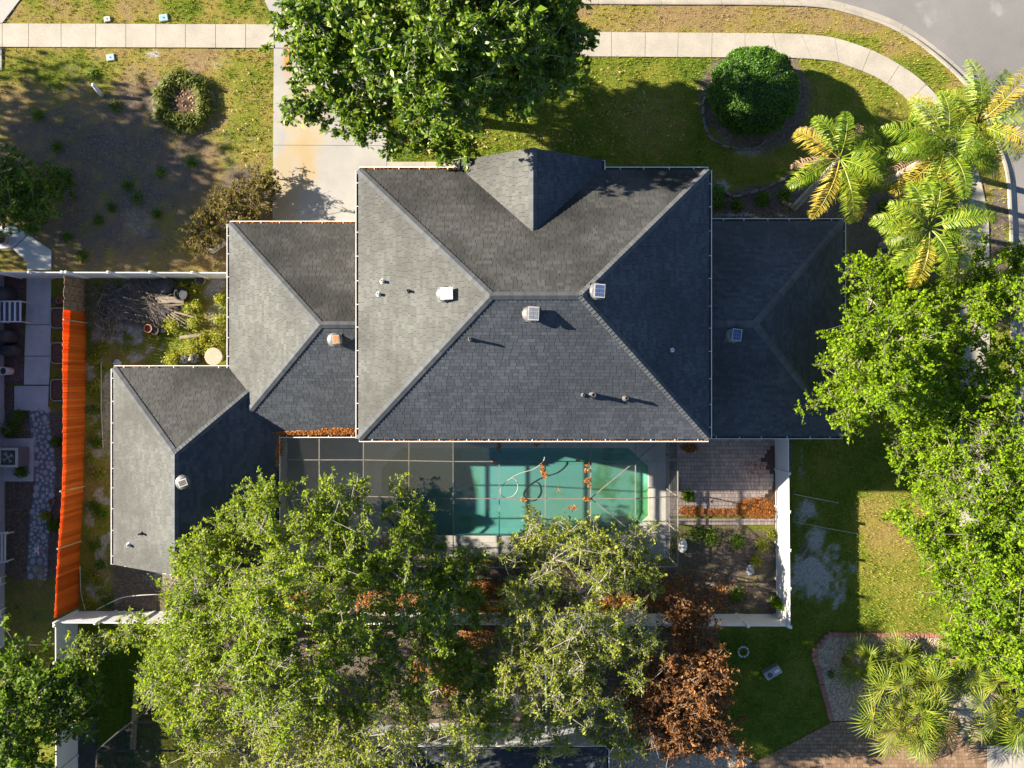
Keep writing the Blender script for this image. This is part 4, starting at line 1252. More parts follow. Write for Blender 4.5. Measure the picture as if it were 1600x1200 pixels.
LM['dead'] = leafmat('dead_brown_leaf', [(.075, .032, .012), (.145, .062, .022), (.21, .10, .038), (.30, .17, .08)], .8, .35, .1)
LM['hedge'] = leafmat('straggly_hedge_leaf', [(.065, .055, .018), (.12, .10, .032), (.175, .145, .045), (.17, .19, .03)], .7, .35, .15)
LM['weed'] = leafmat('yellow_green_weed', [(.08, .13, .010), (.17, .21, .015), (.28, .29, .022), (.36, .33, .04)], .55, .4)
LM['liriope'] = leafmat('strap_leaf', [(.035, .06, .008), (.075, .095, .014), (.12, .13, .022), (.07, .11, .012)], .6, .3, .12)
LM['palm'] = leafmat('palm_frond_leaf', [(.05, .11, .007), (.11, .19, .012), (.20, .26, .018), (.30, .30, .035)], .45, .4, .3)
LM['palm_y'] = leafmat('yellowing_palm_frond', [(.17, .16, .015), (.27, .23, .025), (.36, .28, .04), (.42, .26, .05)], .5, .35, .3)
LM['palm_b'] = leafmat('dead_palm_frond', [(.16, .10, .06), (.24, .16, .10), (.32, .22, .14), (.36, .27, .18)], .8, .25, .2)
LM['fan'] = leafmat('fan_palm_leaf', [(.055, .095, .008), (.12, .17, .014), (.19, .225, .02), (.30, .28, .035)], .5, .4, .2)
LM['litter'] = leafmat('orange_leaf_litter', [(.16, .055, .014), (.27, .095, .022), (.38, .15, .035), (.45, .24, .10)], .8, .15, .15)
LM['fallen'] = leafmat('fallen_tan_leaf', [(.22, .13, .06), (.33, .21, .10), (.45, .33, .19), (.30, .16, .06)], .8, .1, .2)

# magnolia over the driveway
tree('magnolia_tree', 'broad dark magnolia tree spreading over the driveway and sidewalk', 'tree', P(733, 188), [(560, 60, 7.3, 125, 75, 2.20), (500, 40, 6.5, 70, 75, 1.60), (520, 165, 5.7, 60, 38, 1.20), (590, 190, 5.7, 60, 45, 1.50), (690, 190, 6.1, 70, 55, 1.80), (660, 80, 8.9, 120, 100, 2.40), (790, 90, 8.1, 95, 95, 2.20), (860, 80, 6.9, 65, 70, 1.60), (850, 20, 7.1, 40, 60, 1.60), (650, -40, 8.5, 140, 70, 2.20), (800, -30, 7.9, 90, 60, 2.00), (490, -40, 6.7, 80, 60, 1.60), (680, 120, 9.3, 95, 70, 1.60), (700, 90, 4.4, 150, 95, 1.5), (800, 110, 4.2, 85, 75, 1.4), (600, 60, 4.4, 110, 80, 1.4), (820, 60, 4.6, 80, 60, 1.4)],
     (.21, .105), (LM['magnolia'], M['bark_grey']), dens=1.1, clump_r=.40, per=34, trunk_r=.24, fork=.45, bare=.02, lobe_n=6.2)
# live oaks behind the pool
oaks = 'live oaks behind the pool'
tree('oak_tree', 'broadest live oak, at the left behind the pool', 'tree', P(430, 985), [(440, 800, 5.3, 85, 62, 1.80), (540, 800, 4.9, 52, 66, 1.70), (345, 870, 5.3, 70, 66, 1.80), (340, 960, 6.3, 96, 72, 2.00), (278, 1030, 5.5, 58, 64, 1.80), (445, 945, 7.7, 105, 95, 2.20), (540, 940, 6.5, 75, 110, 2.20), (430, 1060, 7.5, 110, 80, 2.20), (318, 1070, 5.9, 84, 75, 2.00), (545, 1060, 6.1, 80, 80, 2.00), (230, 985, 3.8, 30, 22, 0.80), (345, 905, 5.4, 60, 60, 1.6)],
     (.10, .062), (LM['oak'], M['bark_grey']), oaks, dens=.76, sat=6, clump_r=.40, per=56, trunk_r=.34, bare=.16)
tree('oak_tree', 'slim live oak with a narrow top reaching over the pool cage', 'tree', P(662, 965), [(640, 800, 4.3, 34, 38, 1.20), (645, 870, 4.9, 42, 46, 1.40), (700, 880, 4.3, 45, 48, 1.40), (650, 950, 5.9, 65, 60, 1.80), (700, 970, 5.3, 52, 70, 1.70), (640, 1040, 5.5, 70, 66, 1.80), (725, 1060, 4.3, 60, 56, 1.60), (760, 1085, 4.4, 60, 50, 1.40), (705, 925, 4.6, 40, 40, 1.2)],
     (.10, .062), (LM['oak'], M['bark_grey']), oaks, dens=.78, sat=6, clump_r=.37, per=50, trunk_r=.2, bare=.14)
tree('oak_tree', 'open pale live oak in front of the brown dead tree', 'tree', P(880, 990), [(905, 880, 4.2, 78, 62, 1.36), (985, 870, 3.6, 42, 50, 1.12), (820, 900, 3.8, 52, 58, 1.28), (880, 960, 5.4, 100, 70, 1.60), (950, 970, 4.6, 74, 62, 1.36), (860, 1050, 5.0, 100, 66, 1.52), (940, 1060, 4.4, 70, 66, 1.36), (800, 1010, 4.0, 56, 66, 1.28), (860, 1120, 3.8, 80, 44, 1.20), (955, 1130, 3.4, 56, 40, 1.12), (845, 835, 3.0, 26, 34, 0.72)],
     (.095, .058), (LM['oak2'], M['bark_grey']), oaks, dens=.62, sat=6, clump_r=.40, per=46, trunk_r=.26, bare=.26)
tree('oak_tree', 'lower live oak at the bottom edge beside the rear house', 'tree', P(560, 1170), [(470, 1150, 6.4, 100, 62, 1.9), (580, 1150, 7.0, 95, 62, 2.0), (690, 1140, 6.2, 80, 56, 1.8), (360, 1150, 5.6, 70, 50, 1.6), (640, 1220, 6.2, 110, 60, 1.8), (480, 1230, 6.2, 130, 60, 1.8)],
     (.095, .058), (LM['oak2'], M['bark_grey']), oaks, dens=.70, sat=6, clump_r=.40, per=42, trunk_r=.28, bare=.24)
# brown dead tree
tree('dead_tree', 'dead tree with rusty brown leaves beside the white fence', 'tree', P(1060, 1060), [(1080, 985, 3.4, 34, 30, .7), (1072, 1050, 3.9, 66, 52, 1.0), (1100, 1085, 3.4, 44, 62, .9), (1045, 1120, 3.5, 60, 56, .9), (1085, 1145, 3.1, 56, 42, .9), (1060, 950, 2.8, 22, 18, .5), (1020, 1070, 3.2, 34, 44, .8)],
     (.135, .075), (LM['dead'], M['bark_dark']), dens=1.15, clump_r=.40, per=44, sat=5, trunk_r=.18, bare=.08, up=.3)
# bright trees along the right side
rt = 'bright trees along the right-hand street'
tree('elm_tree', 'bright green tree overhanging the right wing of the roof', 'tree', P(1370, 560), [(1372, 450, 4.0, 66, 52, 1.3), (1370, 530, 6.4, 86, 72, 2.0), (1325, 592, 5.2, 50, 52, 1.4), (1385, 600, 6.8, 76, 62, 1.9), (1435, 500, 4.2, 44, 46, 1.3), (1330, 630, 5.0, 50, 42, 1.4), (1440, 640, 5.6, 60, 60, 1.6), (1498, 545, 4.8, 36, 40, 1.2)],
     (.11, .072), (LM['lime'], M['bark_mid']), rt, dens=.95, sat=6, clump_r=.36, per=56, trunk_r=.24, bare=.04)
tree('elm_tree', 'small bright tree at the upper right below the palms', 'tree', P(1500, 440), [(1530, 430, 4.6, 48, 44, 1.3), (1560, 465, 4.8, 50, 46, 1.3), (1515, 470, 4.4, 40, 38, 1.2), (1610, 420, 4.4, 40, 40, 1.2)],
     (.11, .072), (LM['lime'], M['bark_mid']), rt, dens=.9, sat=6, clump_r=.35, per=52, trunk_r=.14, bare=.05)
tree('elm_tree', 'bright tree with pale bare branches at the right edge', 'tree', P(1540, 610), [(1530, 610, 5.4, 66, 62, 1.6), (1580, 560, 5.0, 52, 40, 1.3), (1500, 690, 6.0, 76, 62, 1.8), (1580, 680, 6.0, 70, 70, 1.8), (1460, 720, 5.0, 52, 42, 1.4)],
     (.11, .072), (LM['lime'], M['bark_mid']), rt, dens=.72, sat=6, clump_r=.38, per=50, trunk_r=.24, bare=.16)
tree('elm_tree', 'largest bright tree at the lower right above the fan palms', 'tree', P(1510, 850), [(1450, 800, 4.6, 40, 50, 1.2), (1505, 800, 6.4, 84, 76, 1.9), (1590, 800, 6.6, 80, 84, 1.9), (1520, 890, 6.4, 70, 76, 1.8), (1570, 910, 6.8, 90, 90, 2.0), (1540, 980, 5.8, 76, 56, 1.6), (1590, 1020, 5.2, 50, 44, 1.4), (1620, 860, 6.0, 80, 120, 2)],
     (.11, .072), (LM['lime'], M['bark_mid']), rt, dens=.85, sat=6, clump_r=.38, per=54, trunk_r=.3, bare=.09)
# darker tree at the lower left, shrubs on the left lawn
tree('laurel_tree', 'dark green tree at the lower left corner', 'tree', P(60, 1090), [(40, 1065, 4.6, 74, 48, 1.5), (95, 1050, 4.0, 40, 28, 1.0), (30, 1130, 5.0, 72, 58, 1.7), (10, 1190, 5.0, 80, 52, 1.6), (105, 1105, 3.6, 36, 34, 1.0)],
     (.16, .10), (LM['dark'], M['bark_dark']), dens=.9, clump_r=.46, per=40, trunk_r=.2, bare=.04)
tree('oak_tree', 'young sprawling oak shoots over the shaded white fence corner', 'tree', P(175, 1010), [(150, 1000, 2.6, 34, 18, .4), (185, 1000, 2.6, 22, 20, .4), (135, 1025, 2.4, 24, 16, .4)],
     (.14, .08), (LM['oak'], M['bark_grey']), dens=.9, clump_r=.28, per=14, trunk_r=.04, bare=.0)
tree('shrub', 'dark leafy shrub at the left edge of the lawn', 'shrub', P(40, 302), [(38, 285, 1.6, 46, 40, .9), (45, 325, 1.6, 48, 30, .8), (15, 315, 1.8, 40, 40, .9), (98, 283, .7, 18, 24, .4)],
     (.13, .075), (LM['dark'], M['bark_dark']), dens=1.2, clump_r=.36, per=40, trunk_r=.08, bare=.0)
tree('hedge', 'straggly brown hedge beside the driveway', 'hedge', P(378, 330), [(395, 285, .7, 28, 24, .6), (375, 315, .8, 44, 30, .7), (345, 345, .7, 34, 34, .6), (322, 375, .6, 26, 28, .5), (400, 315, .7, 22, 22, .6)],
     (.10, .05), (LM['hedge'], M['twig']), dens=1.6, clump_r=.32, per=44, trunk_r=.06, bare=.2, twigs=6, up=.3)
# left neighbour's trees outside the frame (they shade the front lawn)
def shade_lobe(gx, gy, z, r_, rz):
    """crown bulge whose shadow falls at ground place gx, gy"""
    k = CAM_H / (CAM_H - z)
    return (800 + (gx - 72.1 * z - 800) * k, 600 + (gy - 15.3 * z - 600) * k, z, r_ * k, r_ * k, rz)
tree('oak_tree', 'oak beyond the left edge that shades the front lawn', 'tree', (-36, 14, 0), [shade_lobe(*q) for q in ((30, 195, 6.2, 70, 1.8), (130, 200, 6.4, 68, 1.8), (175, 275, 6.0, 85, 1.8), (70, 290, 5.4, 90, 1.6), (195, 345, 5.2, 80, 1.5), (90, 370, 4.8, 80, 1.4), (240, 320, 6.6, 55, 1.6))],
     (.3, .2), (LM['oak'], M['bark_dark']), None, dens=.75, clump_r=1.0, per=9, trunk_r=.2, sat=3, bare=.0)

# clipped round shrub
tb = thing('round_shrub', 'big clipped round green shrub beside the sidewalk', 'shrub', P(1172, 150))
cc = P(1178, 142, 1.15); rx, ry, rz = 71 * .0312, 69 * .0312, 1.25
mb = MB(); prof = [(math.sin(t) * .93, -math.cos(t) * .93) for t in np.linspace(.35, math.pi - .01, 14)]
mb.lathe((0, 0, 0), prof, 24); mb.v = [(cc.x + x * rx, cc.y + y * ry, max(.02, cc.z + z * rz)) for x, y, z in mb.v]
mb.part('dark_core', plain('shrub_inside', (.008, .018, .004), (.014, .03, .006), 9, .95), tb)  # solid dark core; shade among the leaves put into its colour
n = 26000
d = unit(RNG.normal(size=(n * 2, 3))); d = d[d[:, 2] > -.7][:n]
lump = .86 + .20 * fnoise(d[:, 0] * 3 + d[:, 2] * 2, d[:, 1] * 3 + d[:, 2], .55) + RNG.uniform(-.035, .035, len(d))
c = np.array(cc)[None] + d * lump[:, None] * np.array([[rx, ry, rz]]); c[:, 2] = np.maximum(c[:, 2], .04)
V, F = leaf_quads(c, unit(RNG.normal(size=d.shape)), unit(d + RNG.normal(size=d.shape) * .45), RNG.uniform(.07, .12, len(d)), RNG.uniform(.04, .065, len(d)))
np_part('foliage', V, F, LM['box'], tb)

# ------------------------------------------------------------------ palms
def frond(parent, c, az, el, L, mat, droop=1.0, leafl=.55, pairs=30, wd=.034, curl=0.0):
    d0 = np.array([math.cos(az), math.sin(az)]); pts = []
    m = 14; p = np.array(c, float); e = el
    for i in range(m + 1):
        pts.append(p.copy())
        a2 = az + curl * i / m
        p = p + np.array([math.cos(a2) * math.cos(e), math.sin(a2) * math.cos(e), math.sin(e)]) * L / m
        e -= droop * (.06 + .16 * i / m)
    pts = np.array(pts)
    V1, F1 = sticks(pts[:-1], pts[1:], np.linspace(.032, .008, m), np.linspace(.03, .006, m), 4)
    t = np.linspace(.16, 1.0, pairs); f = t * m; k = np.minimum(f.astype(int), m - 1); fr = (f - k)[:, None]
    q = pts[k] * (1 - fr) + pts[k + 1] * fr; tan = unit(pts[k + 1] - pts[k])
    side = unit(np.cross(tan, np.array([[0, 0, 1.0]]))); upv = np.cross(side, tan)
    Vs, Fs, base = [V1], [F1], len(V1)
    for sg in (-1, 1):
        for rep in range(2 if sg > 9 else 1 + (leafl > .5)):
            n_ = len(q); ll = leafl * (np.sin(np.pi * np.clip(t * .92 + .06, 0, 1)) ** .6) * RNG.uniform(.8, 1.15, n_)
            sw = RNG.normal(size=n_) * .18 + (.0 if rep else .22)
            dirv = unit(side * sg + tan * (.55 + RNG.normal(size=(n_, 1)) * .16) + upv * (sw[:, None] - .05))
            mid = q + dirv * ll[:, None] * .5
            end = q + unit(dirv + np.array([[0, 0, -.8]]) + RNG.normal(size=(n_, 3)) * .12) * ll[:, None]
            wv = unit(np.cross(dirv, upv)) * wd * .5
            V = np.stack([q - wv * .6, q + wv * .6, mid + wv, end, mid - wv], 1).reshape(-1, 3)
            k5 = np.arange(n_) * 5 + base
            Fs += [np.stack([k5, k5 + 1, k5 + 2, k5 + 4], 1), np.stack([k5 + 4, k5 + 2, k5 + 3, k5 + 3], 1)]
            Vs.append(V); base += len(V)
    V = np.concatenate(Vs); Q = np.concatenate(Fs)
    # tips as triangles: build as polygons of mixed size
    mb = MB(); mb.v = [tuple(x) for x in V]
    mb.f = [tuple(x[:3]) if x[2] == x[3] else tuple(x) for x in Q.tolist()]; mb.m = [0] * len(mb.f)
    return mb.part('frond', mat, parent)

def palm(label, base, top, fronds, rt_=.13):
    base, top = Vector(base), Vector(top)
    th = thing('palm_tree', label, 'palm', base, 'queen palms at the street corner')
    m = [base, base.lerp(top, .25) + Vector((.05, .03, -.1)), base.lerp(top, .5), base.lerp(top, .78), top]
    line_ = catmull(m, 5)
    rad = [rt_ * (1.35 - .55 * i / (len(line_) - 1)) * (1 + .05 * (i % 2)) for i in range(len(line_))]
    MB().tube(line_, rad, 12).part('trunk', M['palmtrunk'], th, smooth=True)
    for az, el, L, kind in fronds:
        frond(th, top + Vector((math.cos(R(az)) * .08, math.sin(R(az)) * .08, .05)), R(az), R(el), L, LM[kind], droop=random.uniform(.75, 1.1), curl=random.uniform(-.35, .35), leafl=.70 if kind != 'palm_b' else .40)
    return th
def fr(n, L, seed, lo=8, hi=60, yel=.12):
    rr_ = random.Random(seed); out = []
    for i in range(n):
        el = lo + (hi - lo) * rr_.random()
        out.append((360 * i / n + rr_.uniform(-14, 14), el, L * rr_.uniform(.82, 1.1), 'palm_y' if rr_.random() < yel else 'palm'))
    return out
palm('queen palm leaning over the corner of the right wing', P(1240, 325), P(1312, 248, 5.9),
     [(118, 40, 2.2, 'palm'), (150, 20, 2.3, 'palm_y'), (95, 55, 2.0, 'palm'), (40, 25, 2.3, 'palm'), (22, 30, 2.2, 'palm'), (205, 22, 2.5, 'palm'), (185, 8, 2.1, 'palm_b'), (250, 25, 2.9, 'palm_y'), (278, 30, 3.0, 'palm'), (300, 25, 2.7, 'palm'), (290, 12, 3.0, 'palm_y'), (330, 30, 2.6, 'palm'), (352, 40, 2.2, 'palm'), (55, 20, 2.0, 'palm_b'), (135, 12, 2.4, 'palm_b'), (315, 55, 2.1, 'palm')])
palm('tall queen palm between two others at the street corner', P(1385, 284), P(1476, 232, 6.2),
     [(160, 25, 2.9, 'palm'), (185, 22, 2.6, 'palm'), (203, 12, 3.1, 'palm_b'), (225, 22, 3.0, 'palm_y'), (243, 30, 2.8, 'palm'), (262, 28, 2.9, 'palm_y'), (282, 30, 3.0, 'palm'), (300, 32, 2.7, 'palm'), (325, 28, 2.8, 'palm'), (345, 30, 2.6, 'palm'), (128, 40, 2.7, 'palm'), (100, 45, 2.4, 'palm'), (110, 20, 2.8, 'palm_y'), (20, 35, 2.8, 'palm'), (60, 40, 2.6, 'palm'), (195, 50, 2.2, 'palm')] + fr(4, 2.5, 22, 15, 70, .1))
palm('queen palm nearest the kerb with fronds over the road', P(1440, 258), P(1526, 196, 6.4),
     fr(15, 2.7, 5, 10, 65, .12) + [(80, 20, 2.3, 'palm'), (355, 15, 2.4, 'palm_b'), (305, 12, 2.7, 'palm_y')])
palm('lowest queen palm beside the bright green tree', P(1377, 384), P(1452, 356, 6.2),
     [(170, 25, 2.6, 'palm'), (150, 40, 2.2, 'palm'), (120, 35, 2.2, 'palm'), (95, 45, 2.2, 'palm'), (60, 30, 2.3, 'palm'), (25, 25, 2.9, 'palm'), (10, 40, 2.4, 'palm'), (-20, 28, 2.6, 'palm'), (-45, 22, 3.1, 'palm'), (-65, 35, 2.4, 'palm'), (-100, 20, 2.7, 'palm_y'), (-125, 20, 2.2, 'palm'), (200, 30, 2.0, 'palm')] + fr(4, 2.4, 23, 20, 60, .05))

def fan_palm(label, px, py, z, n, Lp, rb, seed, group='fan palms in the gravel bed', trunk=True):
    rr_ = random.Random(seed)
    base = P(px, py); c = Vector((base.x, base.y, z))
    th = thing('fan_palm', label, 'palm', base, group)
    if trunk:
        MB().tube([base + Vector((0, 0, -.1)), base + Vector((.02, 0, z * .5)), c], [.13, .11, .09], 9).part('trunk', M['bark_dark'], th, smooth=True)
    for i in range(n):
        az = 2 * math.pi * i * .381966 + rr_.uniform(-.25, .25); el = R(80 - 75 * ((i + .5) / n)) ; L = Lp * rr_.uniform(.75, 1.15) * (.55 + .45 * (i + .5) / n)
        a = c; d = Vector((math.cos(az) * math.cos(el), math.sin(az) * math.cos(el), math.sin(el)))
        b = a + d * L * .6 + Vector((0, 0, .03)); e = a + d * L + Vector((0, 0, -.14 * L))
        mb = MB(); mb.tube([a, b, e], [.014, .011, .009], 4)
        t = (e - b).normalized(); up = Vector((0, 0, 1)); s = t.cross(up).normalized(); nn = s.cross(t)
        t = (t + nn * .12).normalized()
        k = 20
        for j in range(k):
            f = -2.15 + 4.3 * j / (k - 1) + rr_.uniform(-.03, .03)
            r_ = rb * (1 - .16 * abs(f) / 2.1) * rr_.uniform(.88, 1.1)
            dv = (t * math.cos(f) + s * math.sin(f)); sd = (s * math.cos(f) - t * math.sin(f))
            w_ = .034; m1 = e + dv * r_ * .5; tip = e + dv * r_ + Vector((0, 0, -.22 * r_ * rr_.uniform(.5, 1.6)))
            ridge = nn * .016
            mb.add([e, m1 + sd * w_ - ridge, tip, m1 - sd * w_ - ridge, m1 + ridge], [(0, 1, 4), (1, 2, 4), (0, 4, 3), (4, 2, 3)])
        mb.part('frond', LM['fan'], th)
    return th
fan_palm('largest fan palm at the edge of the paver drive', 1388, 1086, 1.5, 32, 2.1, 1.15, 1)
fan_palm('fan palm at the right edge above the concrete apron', 1540, 1076, 1.7, 22, 1.9, 1.1, 2)
fan_palm('small fan palm left of the largest one in the gravel bed', 1335, 1026, .5, 9, .85, .92, 3, trunk=False)
fan_palm('small upright fan palm in the middle of the gravel bed', 1396, 1018, .5, 9, .8, .95, 4, trunk=False)
fan_palm('small fan palm at the top right of the gravel bed', 1478, 1012, .5, 9, .85, .85, 5, trunk=False)
fan_palm('low fan palm between the two large ones', 1500, 1040, .6, 10, .85, .9, 6, trunk=False)
fan_palm('low fan palm above the largest one in the gravel bed', 1440, 1050, .6, 11, .95, .95, 7, trunk=False)

# ------------------------------------------------------------------ ring bed on the left lawn
rb_ = thing('ring_bed', 'round flower bed ringed with strap-leaved plants on the lawn', 'flower bed', P(288, 160))
c0 = P(288, 160)
MB().lathe((c0.x, c0.y, 0), [(.98, 0), (.98, .05), (.001, .07)], 20, caps=False).part('mulch', M['mulch'], rb_)
for i in range(20):
    a = 2 * math.pi * i / 20
    r_ = 1.5 + random.uniform(-.05, .05)
    MB().cbox((c0.x + r_ * math.cos(a), c0.y + r_ * math.sin(a), .04), (random.uniform(.24, .36), .15, .12), .03, a + math.pi / 2).part('edging_stone', M['edge_stone'], rb_)
def strap_plant(c, n, L, mat, name, parent):
    mb = MB()
    for i in range(n):
        az = random.uniform(0, 6.283); el = random.uniform(.5, 1.35); l = L * random.uniform(.7, 1.2)
        d = Vector((math.cos(az), math.sin(az), 0)); s = Vector((-d.y, d.x, 0)) * .016
        a = Vector(c); b = a + d * l * .45 * math.cos(el) + Vector((0, 0, l * .5 * math.sin(el))); e = a + d * l * (math.cos(el) * .6 + .4) + Vector((0, 0, l * .25 * math.sin(el)))
        mb.add([a - s, a + s, b + s * 1.3, b - s * 1.3, e], [(0, 1, 2, 3), (3, 2, 4)])
    return mb.part(name, mat, parent)
for i in range(44):
    a = 2 * math.pi * i / 44 + random.uniform(-.05, .05); r_ = random.uniform(.98, 1.35)
    strap_plant((c0.x + r_ * math.cos(a), c0.y + r_ * math.sin(a), .03), 70, .62, LM['liriope'], 'strap_plant', rb_)

# weeds and low plants
def weed(label, px, py, rpx, h, n, mat='weed', ls=.09, name='weed_clump', group='weeds in the yard', cat='weeds'):
    r_ = rpx * K0; b = P(px, py)
    th = thing(name, label, cat, b, group)
    d = unit(RNG.normal(size=(n, 3))); d[:, 2] = np.abs(d[:, 2]); rr_ = RNG.uniform(.2, 1, (n, 1)) ** .5
    lump = .75 + .5 * RNG.random((n, 1))
    c = np.array(b)[None] + d * rr_ * lump * np.array([[r_, r_, h]]); c[:, 2] += .02
    V, F = leaf_quads(c, unit(RNG.normal(size=(n, 3)) * np.array([[1, 1, .4]])), unit(RNG.normal(size=(n, 3)) * .7 + np.array([[0, 0, .7]])), ls * RNG.uniform(.7, 1.4, n), ls * .55 * RNG.uniform(.7, 1.4, n))
    np_part('foliage', V, F, LM[mat], th)
    k = 14; A = np.repeat(np.array(b)[None], k, 0); B = c[:k]
    V, F = sticks(A, B, np.full(k, .01), np.full(k, .004), 3); np_part('stems', V, F, M['stick'], th)
def weeds(name, label, spots):
    """spots: (px, py, r px, height, n, material); uncountable, one object"""
    Vs, Fs, mi, b = [], [], [], 0
    keys = sorted({q[5] for q in spots})
    for px, py, rpx, h_, n, mk in spots:
        c0_ = P(px, py); dd = unit(RNG.normal(size=(n, 3))); dd[:, 2] = np.abs(dd[:, 2]); rr_ = RNG.uniform(.1, 1.15, (n, 1)) ** .6
        c = np.array(c0_)[None] + dd * rr_ * (.6 + .7 * RNG.random((n, 1))) * np.array([[rpx * K0, rpx * K0, h_]]); c[:, 2] += .02
        V, F = leaf_quads(c, unit(RNG.normal(size=(n, 3)) * np.array([[1, 1, .4]])), unit(RNG.normal(size=(n, 3)) * .7 + np.array([[0, 0, .7]])), .09 * RNG.uniform(.6, 1.5, n), .05 * RNG.uniform(.7, 1.4, n))
        Vs.append(V); Fs.append(F + b); b += len(V); mi.append(np.full(n, keys.index(mk)))
    o_ = bpy.data.objects.new(name, np_mesh(name, np.concatenate(Vs), np.concatenate(Fs), [LM[k] for k in keys], None, np.concatenate(mi)))
    link(o_); props(o_, label, 'weeds', None, 'stuff')
weeds('weeds', 'yellow green weeds growing round the dumped wood', [(x, y, r_, h_, 420, 'weed') for x, y, r_, h_ in ((305, 505, 10, .7), (297, 482, 9, .5), (312, 478, 8, .6), (272, 508, 13, .6), (345, 468, 9, .4), (345, 500, 10, .4), (300, 545, 15, .45), (330, 548, 14, .4), (270, 562, 13, .5), (340, 525, 12, .4), (318, 530, 12, .35), (288, 452, 12, .4), (310, 450, 9, .5))])
weeds('weeds', 'low weeds in the bare bed below the paver patio', [(x, y, r_, h_, 380, m_) for x, y, r_, h_, m_ in ((1190, 850, 12, .5, 'weed'), (1150, 845, 14, .4, 'dark'), (1110, 838, 18, .35, 'dark'), (1085, 832, 14, .3, 'dark'), (1180, 875, 10, .5, 'weed'), (1205, 835, 8, .4, 'weed'), (1150, 930, 14, .2, 'dark'))])
weeds('weeds', 'low green weeds along the foot of the orange fence', [(x, y, r_, .22, 260, 'dark' if y > 600 and i_ % 3 else 'weed') for i_, (x, y, r_) in enumerate(((150, 600, 9), (148, 640, 9), (150, 690, 10), (155, 740, 10), (147, 790, 10), (150, 850, 11), (148, 905, 11), (170, 940, 10), (160, 545, 10), (200, 545, 12), (240, 525, 12), (150, 560, 10), (145, 720, 8), (160, 800, 9), (158, 880, 9), (142, 940, 9)))])
weeds('weeds', 'patches of green weeds on the bare left lawn', [(x, y, r_, .12, 200, 'dark') for x, y, r_ in ((200, 290, 12), (215, 310, 11), (155, 345, 10), (105, 370, 9), (130, 400, 12), (245, 335, 8), (175, 325, 8), (60, 180, 12), (90, 230, 10), (180, 165, 12), (145, 115, 9), (250, 270, 9), (300, 255, 10))])
weed('dark green weed at the cage corner of the patio', 1074, 774, 10, .45, 420, 'dark', .11, group=None)
weed('bright green vine climbing inside the fence corner', 1211, 938, 9, 1.2, 700, 'lime', .11, 'vine', None, 'vine')
for x, y, r_, lb in ((1120, 318, 10, 'strappy green plant in the mulch bed nearest the house corner'), (1150, 322, 9, 'small strappy plant second from the house corner'), (1190, 312, 12, 'strappy plant midway along the stone edged bed'), (1225, 305, 11, 'strappy plant at the foot of the leaning palm trunk'), (1340, 300, 14, 'leafy plant in the shade between two palm trunks'), (1380, 325, 12, 'leafy plant above the lowest palm trunk')):
    weed(lb, x, y, r_, .4, 320, 'dark', .12, 'bed_plant', 'plants in the mulch bed', 'plant')
weed('small dark shrub against the house corner', 1117, 302, 13, .8, 700, 'box', .09, 'shrub', None, 'shrub')
for x, y, r_, m_, lb in ((55, 345, 16, 'dark', 'leafy plant spilling over the bent concrete path'), (20, 670, 15, 'dark', 'dark leafy plant beside the white pot'), (35, 650, 10, 'dark', 'small plant at the lower end of the concrete path'), (86, 820, 10, 'dark', 'green plant leaning over the stone path from the fence'), (38, 735, 11, 'dark', 'variegated plant at the lower corner of the air conditioner pad'), (75, 805, 7, 'weed', 'pale yellow green plant overhanging the stone path'), (92, 690, 8, 'dark', 'small plant between the stone path and the orange fence')):
    weed(lb, x, y, r_, .6, 330, m_, .10, 'bed_plant', 'plants in the shaded strip', 'plant')
weed('small green plant in the pale gravel bed', 1297, 1053, 6, .3, 200, 'box', .07, 'bed_plant', None, 'plant')

